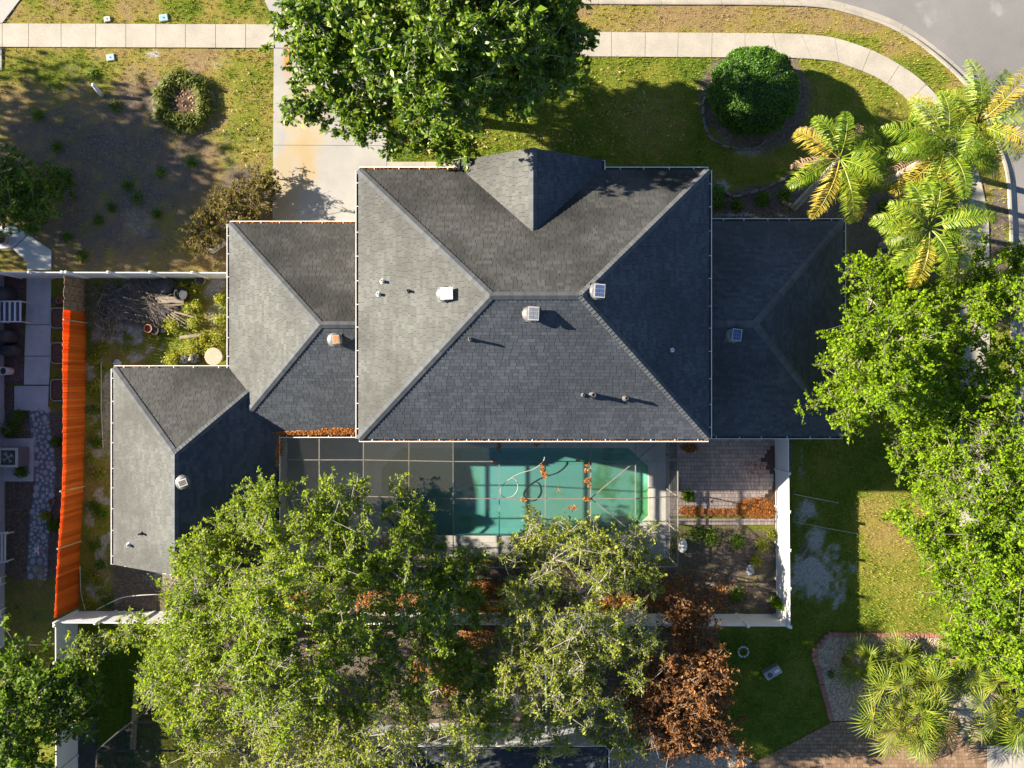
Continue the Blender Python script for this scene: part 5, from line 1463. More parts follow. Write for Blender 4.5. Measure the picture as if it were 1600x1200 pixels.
# ------------------------------------------------------------------ grass blades
def grass():
    n = 130000
    gx, gy = RNG.uniform(-20, 1620, n), RNG.uniform(-15, 1215, n)
    L, S, D = ground_masks(gx, gy)
    keep = RNG.random(n) < np.clip((1 - 1.1 * S) * (1 - .85 * D) * (.30 + .75 * L), .0, 1)
    X, Y = (gx - 800) * K0, (600 - gy) * K0
    bad = in_poly(X, Y, [(p.x, p.y) for p in kin] + ROADX)
    def ex(poly):
        nonlocal bad
        bad |= in_poly(gx, gy, poly)
    ex([(-130, 35), (428, 36.5), (428, 76), (-130, 75)]); ex(SO + SI[::-1]); ex([(408, -10), (630, -10), (604, 40), (604, 255), (590, 262), (590, 350), (424, 350), (429, 36)])
    ex([(604, 252), (730, 252), (730, 300), (604, 300)]); ex([(-120, -8), (37, -6), (5, 36), (-120, 35)])
    ex([(590, 290), (1070, 290), (1070, 690), (590, 690)]); ex([(390, 370), (600, 370), (600, 680), (390, 680)]); ex([(210, 575), (440, 575), (440, 860), (210, 860)]); ex([(1060, 370), (1280, 370), (1280, 676), (1060, 676)])
    ex([(440, 676), (1214, 676), (1214, 824), (1046, 824), (1046, 873), (440, 873)]); ex([(-120, 350), (82, 350), (82, 642), (-120, 642)]); ex([(43, 640), (88, 640), (86, 905), (43, 905)])
    ex([(1266, 1018), (1292, 990), (1515, 992), (1560, 1040), (1600, 1250), (1100, 1250), (1300, 1128)]); ex([(945, 1240), (948, 1165), (1140, 1155), (1180, 1192)]); ex([(560, 1128), (930, 1128), (930, 1240), (560, 1240)])
    keep &= ~bad
    X, Y, L = X[keep], Y[keep], L[keep]; n = len(X)
    L = np.clip(L + RNG.normal(size=n) * .16, 0, 1)
    nb = 5
    Xb = np.repeat(X, nb) + RNG.normal(size=n * nb) * .035; Yb = np.repeat(Y, nb) + RNG.normal(size=n * nb) * .035; Lb = np.repeat(L, nb)
    az = RNG.uniform(0, 6.283, n * nb); ln = RNG.uniform(.04, .10, n * nb); hh = RNG.uniform(.03, .11, n * nb) * (.6 + .6 * Lb)
    dx, dy = np.cos(az), np.sin(az); w_ = RNG.uniform(.009, .018, n * nb)
    V = np.empty((n * nb, 3, 3)); z0 = -.045
    V[:, 0] = np.stack([Xb - dy * w_, Yb + dx * w_, np.full_like(Xb, z0)], 1)
    V[:, 1] = np.stack([Xb + dy * w_, Yb - dx * w_, np.full_like(Xb, z0)], 1)
    V[:, 2] = np.stack([Xb + dx * ln, Yb + dy * ln, hh], 1)
    mt, t, b, o_ = newmat('grass_blades')
    at = N(t, 'ShaderNodeAttribute'); at.attribute_name = 'lush'
    col = ramp(t, at.outputs['Fac'], [(.05, (.30, .215, .115)), (.35, (.31, .255, .075)), (.62, (.245, .275, .03)), (1, (.12, .205, .016))])
    gi = t.nodes.new('ShaderNodeNewGeometry').outputs['Random Per Island']
    col = mixc(t, .6, col, ramp(t, gi, [(0, (.32, .32, .32)), (1, (.66, .66, .66))]), 'OVERLAY')
    t.links.new(col, b.inputs['Base Color']); b.inputs['Roughness'].default_value = .7; b.inputs['Specular IOR Level'].default_value = .2
    tr = N(t, 'ShaderNodeBsdfTranslucent'); t.links.new(col, tr.inputs[0])
    mx = N(t, 'ShaderNodeMixShader'); mx.inputs[0].default_value = .35
    t.links.new(b.outputs[0], mx.inputs[1]); t.links.new(tr.outputs[0], mx.inputs[2]); t.links.new(mx.outputs[0], o_.inputs[0])
    g_ = bpy.data.objects.new('grass', np_mesh('grass', V.reshape(-1, 3), np.arange(n * nb * 3).reshape(-1, 3), mt, {'lush': np.repeat(Lb, 3)}))
    link(g_); props(g_, 'short patchy lawn grass, green to straw coloured', 'grass', None, 'stuff')
grass()

# ------------------------------------------------------------------ fallen leaves
def litter(name, label, spots, mat, size=.11, zf=None):
    """spots: (px, py, rx px, ry px, z, n, pile height)"""
    Vs, Fs, b = [], [], 0
    for px, py, rx, ry, z, n, ph in spots:
        k = (CAM_H - z) / FPX; c = P(px, py, z)
        a = RNG.uniform(0, 6.283, n); r_ = np.sqrt(RNG.random(n)) * (1 + .15 * RNG.normal(size=n))
        q = np.stack([c.x + np.cos(a) * r_ * rx * k, c.y + np.sin(a) * r_ * ry * k, z + .012 + RNG.random(n) * .02 + np.maximum(0, 1 - r_) * ph * RNG.random(n)], 1)
        if zf is not None: q[:, 2] = zf(q[:, 0], q[:, 1]) + .02 + RNG.random(n) * .05
        V, F = leaf_quads(q, unit(RNG.normal(size=(n, 3)) * np.array([[1, 1, .25]])), unit(RNG.normal(size=(n, 3)) * .4 + np.array([[0, 0, 1.0]])), size * RNG.uniform(.6, 1.3, n), size * .5 * RNG.uniform(.6, 1.3, n))
        Vs.append(V); Fs.append(F + b); b += len(V)
    o_ = bpy.data.objects.new(name, np_mesh(name, np.concatenate(Vs), np.concatenate(Fs), mat))
    link(o_); return props(o_, label, 'leaves', None, 'stuff')
litter('fallen_leaves', 'scattered tan leaves on the shaded front lawn', [(960, 170, 140, 75, .01, 230, 0), (700, 215, 90, 30, .01, 110, 0), (850, 215, 60, 20, .01, 60, 0), (1300, 170, 120, 70, .01, 50, 0), (380, 180, 45, 85, .01, 70, 0), (290, 160, 26, 24, .06, 120, .0)], LM['fallen'], .13)
litter('leaf_pile', 'drift of orange brown leaves on the paver patio', [(1180, 793, 30, 14, .04, 1500, .12), (1195, 800, 18, 9, .04, 700, .1), (1130, 800, 62, 6, .04, 900, .04), (1080, 798, 18, 8, .04, 500, .06), (1078, 700, 13, 7, .04, 260, .03), (1180, 728, 16, 12, .04, 70, 0)], LM['litter'], .10)
litter('leaf_litter', 'orange leaf litter under the oaks behind the pool', [(755, 935, 40, 26, .0, 2200, .05), (470, 945, 60, 20, 0, 1500, .03), (600, 930, 60, 24, 0, 900, .03), (690, 1050, 50, 40, 0, 1300, .03), (470, 1110, 60, 30, 0, 1000, .02), (1080, 930, 70, 35, 0, 1100, .02), (980, 945, 50, 18, 0, 700, .02), (1050, 1080, 90, 90, 0, 1600, .02), (760, 990, 60, 22, 0, 900, .02)], LM['litter'], .13)
zc = 3.45 + .06
litter('leaf_clumps', 'orange leaf clumps caught on the pool screen', [(848, 735, 3, 8, zc, 110, .05), (851, 742, 4, 5, zc, 60, .05), (847, 727, 3, 4, zc, 30, .03), (918, 724, 6, 4, zc, 50, .04), (917, 735, 4, 3, zc, 34, .03), (918, 750, 5, 4, zc, 50, .04), (920, 759, 3, 2, zc, 18, .02), (916, 779, 6, 3, zc, 46, .03), (895, 794, 7, 4, zc, 46, .03), (817, 781, 4, 3, zc, 34, .03), (780, 700, 4, 8, zc, 50, .03), (838, 695, 5, 3, zc, 30, .02), (772, 720, 4, 2, zc, 20, .02), (792, 716, 2, 1.5, zc, 8, .0), (904, 719, 4, 2, zc, 16, .0), (873, 766, 3, 2, zc, 8, 0), (828, 840, 6, 3, zc, 20, .02), (600, 850, 14, 8, 3.0, 60, .02)], LM['litter'], .10)
def roofz(sk): 
    s = SL[sk]; return lambda x, y: s.p[0].z - (s.n.x * (x - s.p[0].x) + s.n.y * (y - s.p[0].y)) / s.n.z
litter('leaf_drift', 'orange leaves heaped along the eave of the left wing', [(528, 674, 28, 5, 3.0, 1300, 0), (480, 676.5, 40, 3, 3.0, 800, 0), (440, 677, 14, 3, 3.0, 120, 0)], LM['litter'], .10, roofz('aS'))
litter('leaf_drift', 'brown leaves heaped in the dark roof valley of the garage wing', [(437, 690, 4, 22, 3.0, 350, 0), (433, 712, 3, 18, 3.0, 180, 0)], LM['litter'], .10, roofz('bE'))
gl = []
for x in range(362, 556, 7): gl.append((x, 347.6, 4, .9, ZE - .06, 16, 0))
for x in range(566, 722, 8): gl.append((x, 262.6, 5, .9, ZM - .06, 12, 0))
for x in range(180, 250, 7): gl.append((x, 573.4, 4, .9, ZE - .06, 9, 0))
for x in range(600, 1100, 9): gl.append((x, 688.2, 5, .8, ZM - .06, 5, 0))
litter('gutter_leaves', 'brown leaves lying in the white roof gutters', gl, LM['litter'], .08)

# ------------------------------------------------------------------ neighbouring houses
nh = thing('house', 'pale blue stucco house at the left edge', 'house', (-29, -3, 0))
wx = P(7, 0).x; nx0 = wx - 9.5; ny0, ny1 = P(0, 1010).y, P(0, 425).y
MB().prism([(nx0, ny0), (wx, ny0), (wx, ny1), (nx0, ny1)], -.1, 2.7).part('wall', M['bluewall'], nh)
hx0, hx1, hy0, hy1 = nx0 - .4, wx + .35, ny0 - .4, ny1 + .4
hm = (hx0 + hx1) / 2; hh_ = (hx1 - hx0) / 2; rz_ = 2.75 + hh_ * .5
SS = [Slope([V3(hx1, hy0, 2.75), V3(hx1, hy1, 2.75), V3(hm, hy1 - hh_, rz_), V3(hm, hy0 + hh_, rz_)]), Slope([V3(hx0, hy1, 2.75), V3(hx0, hy0, 2.75), V3(hm, hy0 + hh_, rz_), V3(hm, hy1 - hh_, rz_)]),
      Slope([V3(hx1, hy1, 2.75), V3(hx0, hy1, 2.75), V3(hm, hy1 - hh_, rz_)]), Slope([V3(hx0, hy0, 2.75), V3(hx1, hy0, 2.75), V3(hm, hy0 + hh_, rz_)])]
nr_ = deck_of(SS, nh); shingles(SS[0], M['shingle'], nr_)
for k, (py, w_) in enumerate(((540, 1.2), (700, 1.0), (850, 1.4))):
    y = P(0, py).y
    f = MB().box((wx + .02, y, 1.4), (.05, w_ + .14, 1.24)).part('window', M['white'], nh)
    MB().box((wx + .035, y, 1.4), (.05, w_, 1.1)).part('pane', M['glass'], f)

rh = thing('house', 'rear house with a pale wall and dark shingle roof at the bottom edge', 'house', (1, -20, 0))
rx0, rx1, ry1 = P(560, 0).x, P(922, 0).x, P(0, 1130).y
MB().prism([(rx0, ry1 - 8), (rx1, ry1 - 8), (rx1, ry1), (rx0, ry1)], -.1, 2.72).part('wall', plain('pale_grey_stucco', (.42, .44, .46), (.50, .52, .54), 1.5, .9), rh)
ex0, ex1, ey = rx0 - .3, P(947, 1170, 2.75).x, ry1 + .06
rs = [Slope([V3(ex1, ey, 2.76), V3(ex0, ey, 2.76), V3(ex0 + 4.2, ey - 4.2, 4.9), V3(ex1 - 4.2, ey - 4.2, 4.9)]), Slope([V3(ex1, ey - 8.4, 2.76), V3(ex1, ey, 2.76), V3(ex1 - 4.2, ey - 4.2, 4.9)])]
rd_ = deck_of(rs, rh); shingles(rs[0], M['shingle'], rd_); shingles(rs[1], M['shingle'], rd_)
gutter(V3(ex1, ey, 2.76), V3(ex0, ey, 2.76), rh, False); gutter(V3(ex1, ey - 6, 2.76), V3(ex1, ey, 2.76), rh, False)
for px in (777, 1): 
    if px > 100: MB().box((P(px, 0).x, ry1 + .04, 1.35), (.08, .07, 2.6)).part('downpipe', M['white'], rh)
MB().tube([V3(P(812, 0).x, ry1 + .04, 2.2), V3(P(814, 0).x, ry1 + .08, 1.8), V3(P(818, 0).x, ry1 + .08, 1.8), V3(P(820, 0).x, ry1 + .04, 2.2)], .03, 6).part('conduit', M['pipe_dark'], rh)
f = MB().box((P(672, 0).x, ry1 + .02, 1.5), (1.5, .06, 1.2)).part('window', M['white'], rh); MB().box((P(672, 0).x, ry1 + .04, 1.5), (1.36, .06, 1.06)).part('pane', M['glass'], f)

# second screen cage at the lower left
cg = thing('pool_cage', 'dark screened cage partly hidden at the bottom left', 'pool cage', P(260, 1190))
zt = 2.6
A = [P(204, 1131, zt), P(330, 1131, zt), P(470, 1131, zt), P(152, 1173, zt), P(300, 1173, zt), P(470, 1173, zt), P(146, 1300, zt), P(300, 1300, zt), P(470, 1300, zt)]
A[0].z = A[1].z = A[2].z = 2.45
for a, b in ((0, 1), (1, 2), (0, 3), (3, 4), (4, 5), (3, 6), (4, 7), (1, 4), (2, 5), (5, 8), (6, 7), (7, 8)):
    MB().beam(A[a], A[b], .06, .08).part('beam', M['caged'], cg)
for q in ((0, 1, 4, 3), (1, 2, 5, 4), (3, 4, 7, 6), (4, 5, 8, 7)):
    MB().add([A[i] + V3(0, 0, .05) for i in q], [(3, 2, 1, 0)]).part('screen_panel', M['screen_dark'], cg)
for i in (0, 1, 2, 3, 6): MB().beam((A[i].x, A[i].y, 0), (A[i].x, A[i].y, A[i].z - .05), .06, .06).part('post', M['cageframe'], cg)
for a, b in ((0, 1), (1, 2), (0, 3), (3, 6)):
    MB().add([(A[a].x, A[a].y, .02), (A[b].x, A[b].y, .02), tuple(A[b]), tuple(A[a])], [(0, 1, 2, 3)]).part('screen_panel', M['screen_dark'], cg)
MB().prism([(P(205, 1080).x, P(0, 1170).y), (P(212, 1080).x, P(0, 1170).y), (P(218, 1080).x, P(0, 1075).y), (P(211, 1080).x, P(0, 1075).y)], -.05, .16).solo('garden_edging', M['wood_pale'], 'tan timber edging on the dark lawn near the lower left cage', 'edging')
MB().prism([(p.x, p.y) for p in Pn([(119, 1120), (152, 1118), (150, 1240), (119, 1240)])], -.05, .03).solo('paved_strip', M['charcoal'], 'dark paved strip beside the shaded white fence', kind='structure')

# ------------------------------------------------------------------ air conditioners
def ac_unit(label, c, w_=.85, d_=.85, h_=.85, rz=0.0, deckside=False):
    t = thing('air_conditioner', label, 'air conditioner', c, 'outdoor air conditioners'); c = Vector(c)
    mb = MB(); k = 14
    R3 = Matrix.Rotation(rz, 3, 'Z')
    for s in range(k):
        z = .06 + (h_ - .12) * s / (k - 1)
        for a, b, ww, dd in ((0, -1, w_, .02), (0, 1, w_, .02), (-1, 0, .02, d_), (1, 0, .02, d_)):
            mb.box(c + R3 @ V3(a * w_ / 2, b * d_ / 2, z), (ww, dd, .03), rz)
    mb.part('louvres', M['metal_grey'], t)
    MB().box(c + V3(0, 0, h_ / 2), (w_ - .1, d_ - .1, h_ - .04), rz).part('coil', M['charcoal'], t)
    mb = MB()
    for a, b, ww, dd in ((0, -1, w_ + .04, .12), (0, 1, w_ + .04, .12), (-1, 0, .12, d_ - .2), (1, 0, .12, d_ - .2)):
        mb.box(c + R3 @ V3(a * (w_ / 2 - .04), b * (d_ / 2 - .04), h_), (ww, dd, .04), rz)
    mb.part('top_frame', M['metal_lt'], t)
    MB().lathe(c + V3(0, 0, h_ - .03), [(.32, 0), (.32, .012), (.001, .012)], 22, caps=False).part('fan_well', M['black'], t)
    mb = MB()
    for s in range(4):
        a = s * math.pi / 2 + .4
        mb.add([c + V3(math.cos(a + q) * r_, math.sin(a + q) * r_, h_ + zz) for r_, q, zz in ((.06, 0, 0), (.28, -.2, .0), (.28, .5, .025), (.06, .6, .02))], [(0, 1, 2, 3)])
    mb.lathe(c + V3(0, 0, h_), [(.07, 0), (.07, .04), (.001, .05)], 12, caps=False)
    mb.part('fan', M['metal_grey'], t)
    mb = MB()
    for r_ in (.1, .17, .24, .31):
        mb.tube([c + V3(r_ * math.cos(a), r_ * math.sin(a), h_ + .05) for a in np.linspace(0, 6.283, 25)], .005, 4, False)
    mb.part('grille', M['metal_grey'], t)
MB().prism([(p.x, p.y) for p in Pn([(5, 685), (54, 685), (53, 752), (5, 752)])], -.05, .06).solo('equipment_pad', M['concrete_cool'], 'grey concrete pad under the air conditioner on the left', 'concrete pad')
ac_unit('square grey air conditioner on a concrete pad beside the blue house', P(33, 712) + V3(0, 0, .06), .92, .92, .9)
MB().prism([(p.x, p.y) for p in Pn([(770, 1085), (815, 1085), (815, 1117), (770, 1117)])], -.05, .05).solo('equipment_pad', M['concrete_cool'], 'concrete pad beside the wall of the rear house', 'concrete pad')
ac_unit('pale air conditioner beside the wall of the rear house', P(788, 1098) + V3(0, 0, .05), .8, .8, .8)

# ------------------------------------------------------------------ left neighbour's side yard
rk = thing('rack', 'white slatted shelving unit with blue panes beside the path', 'rack', P(31, 489))
b0 = P(31, 489); W_, D_, H_ = 1.05, 1.0, .72
for sx in (-1, 1):
    for sy in (-1, 1):
        MB().box((b0.x + sx * W_ / 2, b0.y + sy * D_ / 2, H_ / 2), (.05, .05, H_)).part('leg', M['white'], rk)
mb = MB()
for sy in (-1, 1): mb.box((b0.x, b0.y + sy * D_ / 2, H_ + .02), (W_ + .1, .06, .05))
mb.part('frame', M['white'], rk)
for s in range(5): MB().box((b0.x - W_ / 2 + W_ * s / 4, b0.y, H_ + .025), (.07, D_ - .06, .05)).part('slat', M['white'], rk)
for s in range(4): MB().box((b0.x - W_ / 2 + W_ * (s + .5) / 4, b0.y, H_ - .02), (.15, D_ - .06, .012)).part('pane', M['solar'], rk)
def pot(name, label, px, py, r_, h_, mat, soil='soil', cat='pot', group=None, taper=.8):
    p = P(px, py); t = thing(name, label, cat, p, group)
    MB().lathe(p, [(r_ * taper, 0), (r_, h_ * .9), (r_ * 1.06, h_ * .9), (r_ * 1.06, h_), (r_ * .9, h_), (r_ * .88, h_ * .82)], 18, caps=False).part('pot_body', M[mat], t, smooth=False)
    MB().lathe(p + V3(0, 0, h_ * .83), [(r_ * .89, 0), (.001, .01)], 18, caps=False).part('contents', M[soil], t)
    return t
pot('bucket', 'tall white bucket standing on the brown brick strip', 17, 580, .20, .62, 'pipe_white', 'charcoal', 'bucket', None, .92)
pot('flower_pot', 'white pot with dark soil at the left edge above the air conditioner', 12, 672, .2, .35, 'rim')
pot('flower_pot', 'terracotta pot by the old fence boards', 97, 470, .16, .25, 'terracotta')
pot('flower_pot', 'dark round pot beside the terracotta one by the old boards', 90, 471, .18, .22, 'charcoal')
pot('flower_pot', 'small brown pot right of the stone path', 84, 783, .16, .25, 'plank')
pot('flower_pot', 'brown pot with soil on the mulch at the far left', 8, 375, .25, .3, 'sandstone')
def covered(label, px, py, w_, d_, h_, name='covered_grill', cat='grill'):
    p = P(px, py); t = thing(name, label, cat, p, 'dark covered things beside the blue house')
    V = []; k = 14; prof = [(1.0, 0), (.98, .3), (.95, .7), (.8, .92), (.4, 1.0), (.001, 1.02)]
    mb = MB(); mb.lathe((0, 0, 0), prof, 20, caps=False)
    out = []
    for x, y, z in mb.v:
        a = math.atan2(y, x); r_ = math.hypot(x, y)
        sq = 1 / max(abs(math.cos(a)), abs(math.sin(a))) ** .6
        wv = 1 + .05 * math.sin(7 * a + z * 3) + random.uniform(-.02, .02)
        out.append((p.x + math.cos(a) * r_ * sq * w_ / 2 * wv, p.y + math.sin(a) * r_ * sq * d_ / 2 * wv, z * h_ + (random.uniform(-.02, .02) if z > .1 else 0)))
    mb.v = out; mb.part('cover', M['charcoal'], t, smooth=True)
    mb = MB()
    for sx in (-1, 1): mb.box((p.x + sx * w_ * .3, p.y, h_ * .2), (.06, d_ * .5, h_ * .4))
    mb.part('legs', M['black'], t)
covered('black covered grill above the white rack', 16, 462, .85, .75, 1.0); covered('black covered barbecue below the white rack', 20, 527, .75, .65, .95); covered('low dark covered heap on the brick strip', 22, 548, 1.0, .55, .7)
for k, (y0_, y1_, nm) in enumerate(((482, 513, 'topmost'), (536, 568, 'middle'), (593, 626, 'lowest'))):
    t = thing('planter', f'{nm} of three rounded planter frames left of the orange fence', 'planter', P(97, (y0_ + y1_) / 2))
    c = P(99, (y0_ + y1_) / 2); hx, hy = .5, (y1_ - y0_) / 2 * K0; r_ = .18
    ring_ = []
    for cx_, cy_, a0 in ((1, 1, 0), (-1, 1, 90), (-1, -1, 180), (1, -1, 270)):
        for q in (0, 30, 60, 90): ring_.append(c + V3(cx_ * (hx - r_) + r_ * math.cos(R(a0 + q)), cy_ * (hy - r_) + r_ * math.sin(R(a0 + q)), .22))
    MB().tube(ring_ + ring_[:1], .025, 6, False).part('rim', M['rim'], t)
    mb = MB(); n = len(ring_); mb.add([(p.x, p.y, .0) for p in ring_] + [(p.x, p.y, .22) for p in ring_], [(i, (i + 1) % n, n + (i + 1) % n, n + i) for i in range(n)]); mb.part('sides', M['charcoal'], t)
    MB().sheet([(p.x, p.y) for p in ring_], .16).part('soil', M['soil'], t)
# white bench and smaller white garden pieces
bn = thing('bench', 'white slatted garden bench at the left edge', 'bench', P(10, 852))
c = P(8, 852)
for s in range(4): MB().box((c.x - .2 + s * .17, c.y, .45), (.09, 1.35, .03)).part('slat', M['white'], bn)
for sy in (-1, 1):
    MB().box((c.x + .1, c.y + sy * .72, .62), (.95, .08, .05), .12).part('armrest', M['white'], bn)
    for sx in (-.25, .42): MB().box((c.x + sx, c.y + sy * .68, .3), (.06, .06, .6)).part('leg', M['white'], bn)
for px, py in ((6, 905), (6, 955)):
    t = thing('garden_chair', 'small white garden chair at the left edge ' + ('below the bench' if py < 930 else 'lower down by the dark tree'), 'chair', P(px, py))
    c = P(px - 2, py)
    MB().box((c.x, c.y, .4), (.42, .4, .03)).part('seat', M['white'], t)
    for sx in (-1, 1):
        for sy in (-1, 1): MB().box((c.x + sx * .18, c.y + sy * .17, .2), (.04, .04, .4)).part('leg', M['white'], t)
    MB().tube([c + V3(.2, -.18, .4), c + V3(.22, -.16, .8), c + V3(.22, .16, .8), c + V3(.2, .18, .4)], .025, 6).part('backrest', M['white'], t)
# pale driftwood at the path's end
mb = MB()
for i in range(26):
    a = random.uniform(0, 6.28); p = P(62 + random.uniform(-6, 6), 893 + random.uniform(-10, 10), .08)
    q = p + V3(math.cos(a), math.sin(a), .25) * random.uniform(.25, .6)
    mb.tube([p, (p + q) / 2 + V3(random.uniform(-.06, .06), random.uniform(-.06, .06), .04), q], [.02, .015, .006], 5)
mb.solo('driftwood', M['sandstone'], 'bleached tangle of dry branches at the end of the stone path', 'branches')
pf = thing('pinwheel', 'white and pink garden flower ornament beside the stone path', 'ornament', P(69, 856))
c = P(69, 856)
MB().tube([c, c + V3(0, 0, .5)], .012, 6).part('stem', M['pipe_white'], pf)
for k in range(5):
    a = k * 1.2566; d = V3(math.cos(a), math.sin(a), .1); s = V3(-d.y, d.x, 0)
    MB().add([c + V3(0, 0, .5), c + d * .12 + s * .06 + V3(0, 0, .52), c + d * .22 + V3(0, 0, .5), c + d * .12 - s * .06 + V3(0, 0, .52)], [(0, 1, 2, 3)]).part('petal', M['pipe_white'] if k else plain('pink_paint', (.5, .04, .12), (.6, .06, .16), 3, .5), pf)

# ------------------------------------------------------------------ dumped wood and yard junk
def brush(name, label, cx, cy, rx, ry, n, lo, hi, rad, ang=None, zmax=.5):
    a = RNG.uniform(0, 6.283, n) if ang is None else ang + RNG.normal(size=n) * .45
    rr_ = np.sqrt(RNG.random(n)); th = RNG.uniform(0, 6.283, n)
    c = P(cx, cy); C = np.stack([c.x + np.cos(th) * rr_ * rx * K0, c.y + np.sin(th) * rr_ * ry * K0, RNG.random(n) * zmax * (1 - rr_ * .7) + .04], 1)
    L = RNG.uniform(lo, hi, n)[:, None]; d = np.stack([np.cos(a), np.sin(a), RNG.normal(size=n) * .15], 1)
    A, B = C - d * L / 2, C + d * L / 2; A[:, 2] = np.maximum(A[:, 2], .02); B[:, 2] = np.maximum(B[:, 2], .02)
    mid = (A + B) / 2 + RNG.normal(size=(n, 3)) * .05 * L
    r0 = RNG.uniform(rad * .5, rad * 1.3, n)
    V1, F1 = sticks(A, mid, r0, r0 * .8, 4); V2, F2 = sticks(mid, B, r0 * .8, r0 * .4, 4)
    o_ = bpy.data.objects.new(name, np_mesh(name, np.concatenate([V1, V2]), np.concatenate([F1, F2 + len(V1)]), M['stick'])); link(o_)
    props(o_, label, 'brush pile', None, 'stuff')
brush('brush_pile', 'grey pile of cut twigs and sticks behind the white fence', 222, 478, 52, 32, 900, .3, 1.1, .012, -.6)
brush('brush_pile', 'loose pale sticks lying between the brush pile and the orange fence', 172, 485, 30, 42, 130, .5, 1.6, .018)
jk = 'dumped planks in the side yard'
for k, (a, b, w_, lb) in enumerate((((243, 466), (285, 467), .14, 'uppermost curved grey plank on the dumped wood'), ((246, 471), (287, 472), .16, 'grey plank second from the top of the dumped wood'), ((262, 477), (286, 476), .08, 'thin plank below the stacked planks'), ((228, 467), (248, 481), .06, 'pale thin board slanting into the brush pile'), ((226, 470), (246, 483), .05, 'second pale thin board slanting into the brush pile'), ((268, 488), (300, 507), .05, 'long brown pole fanning out over the weeds'), ((266, 490), (298, 512), .05, 'lower brown pole fanning out over the weeds'), ((272, 487), (304, 496), .09, 'grey plank fanning out to the right'), ((262, 492), (292, 514), .04, 'thinnest brown pole of the fan'), ((281, 527), (315, 523), .14, 'dark plank lying among the yellow weeds'), ((147, 505), (162, 515), .06, 'short pale board near the orange fence'))):
    p, q = P(*a, .25), P(*b, .2)
    mb = MB(); m = (p + q) / 2 + V3(0, .03 if k < 2 else 0, .02)
    mb.beam(p, m, w_, .04); mb.beam(m, q, w_, .04)
    mb.solo('plank', M['plank'] if k not in (3, 4, 10) else M['sandstone'], lb, 'plank', jk)
tp = thing('tarpaulin', 'dark grey tarpaulin heap by the white front fence', 'tarpaulin', P(261, 446))
mb = MB(); mb.lathe((0, 0, 0), [(1, 0), (.9, .25), (.6, .42), (.2, .5), (.001, .5)], 14, caps=False); c = P(261, 447)
mb.v = [(c.x + x * .62 * (1 + random.uniform(-.12, .12)), c.y + y * .42 * (1 + random.uniform(-.12, .12)), z * 1.0 + random.uniform(0, .05)) for x, y, z in mb.v]
mb.part('sheet', M['charcoal'], tp)
pot('barrel', 'black plastic tub behind the stacked planks', 289, 461, .32, .5, 'black', 'charcoal', 'tub')
pot('flower_pot', 'terracotta pot tipped beside the brush pile', 236, 514, .2, .35, 'terracotta')
pot('flower_pot', 'black nursery pot right of the terracotta pot', 246, 517, .2, .3, 'black')
pot('barrel', 'round wire rimmed tub next to the fence and wing', 316, 439, .24, .3, 'plank', 'charcoal', 'tub')
tt = thing('table', 'round cream table under the corner of the left wing', 'table', P(345, 556))
c = P(343, 558)
MB().lathe(c + V3(0, 0, .7), [(.42, 0), (.44, .02), (.44, .035), (.42, .05), (.001, .052)], 28, caps=False).part('tabletop', M['sandstone'], tt)
MB().lathe(c, [(.22, 0), (.2, .04), (.05, .06), (.05, .7)], 12).part('pedestal', M['metal_grey'], tt)
for k, (px, py, s, m_, lb) in enumerate(((252, 488, .22, 'pipe_white', 'pale crumpled rag on the dumped wood'), (190, 494, .25, 'sandstone', 'tan rock beside the loose sticks'), (190, 482, .25, 'terracotta', 'reddish rock beside the loose sticks'), (254, 517, .14, 'metal_grey', 'grey stone right of the black pot'), (290, 562, .3, 'charcoal', 'dark sack near the round table'), (305, 560, .35, 'black', 'black bag heap near the round table'), (166, 502, .12, 'terracotta', 'small pinkish red ball among the sticks'), (264, 480, .2, 'sandstone', 'tan block on the planks'), (183, 566, .2, 'stone', 'grey stone near the wing corner'))):
    c = P(px, py, s * .4); mb = MB(); mb.lathe((0, 0, 0), [(.001, -1), (.6, -.8), (.95, -.3), (1, .1), (.8, .6), (.4, .9), (.001, 1)], 10, caps=False)
    ph = random.random() * 6
    mb.v = [(c.x + x * s * (1 + .22 * math.sin(3 * math.atan2(y, x) + ph)) * 1.1, c.y + y * s * .8, c.z + z * s * .5 + random.uniform(-.02, .02)) for x, y, z in mb.v]
    mb.solo('rock' if m_ in ('sandstone', 'stone', 'terracotta', 'metal_grey') else 'sack', M[m_], lb, 'rock' if m_ in ('sandstone', 'stone', 'terracotta', 'metal_grey') else 'sack')
# concrete block by the wing, pipe by the rear fence, cable
c = P(340, 383, 0); mb = MB(); mb.cbox((c.x, c.y, .25), (.9, .5, .5), .04, .6)
mb.solo('stone_block', M['coping'], 'pale stone block beside the corner of the left wing', 'stone block')
MB().tube(catmull([P(150, 953, .02), P(180, 938, .3), P(200, 932, .45), P(240, 929, .3), P(262, 930, .05)], 6), .022, 6).solo('pvc_pipe', M['pipe_white'], 'bowed white plastic pipe near the rear fence', 'pipe', smooth=True)
MB().tube(catmull([P(125, 885, .1), P(126, 920, .05), P(129, 938, .05), P(133, 953, .4)], 6), .014, 6).solo('cable', M['pipe_white'], 'thin white cable at the foot of the orange fence', 'cable', smooth=True)
MB().tube([P(158, 560, .02), P(158, 640, .02), P(161, 700, .02)], .03, 6).solo('drain_pipe', M['sandstone'], 'tan pipe lying along the left wing wall', 'pipe')

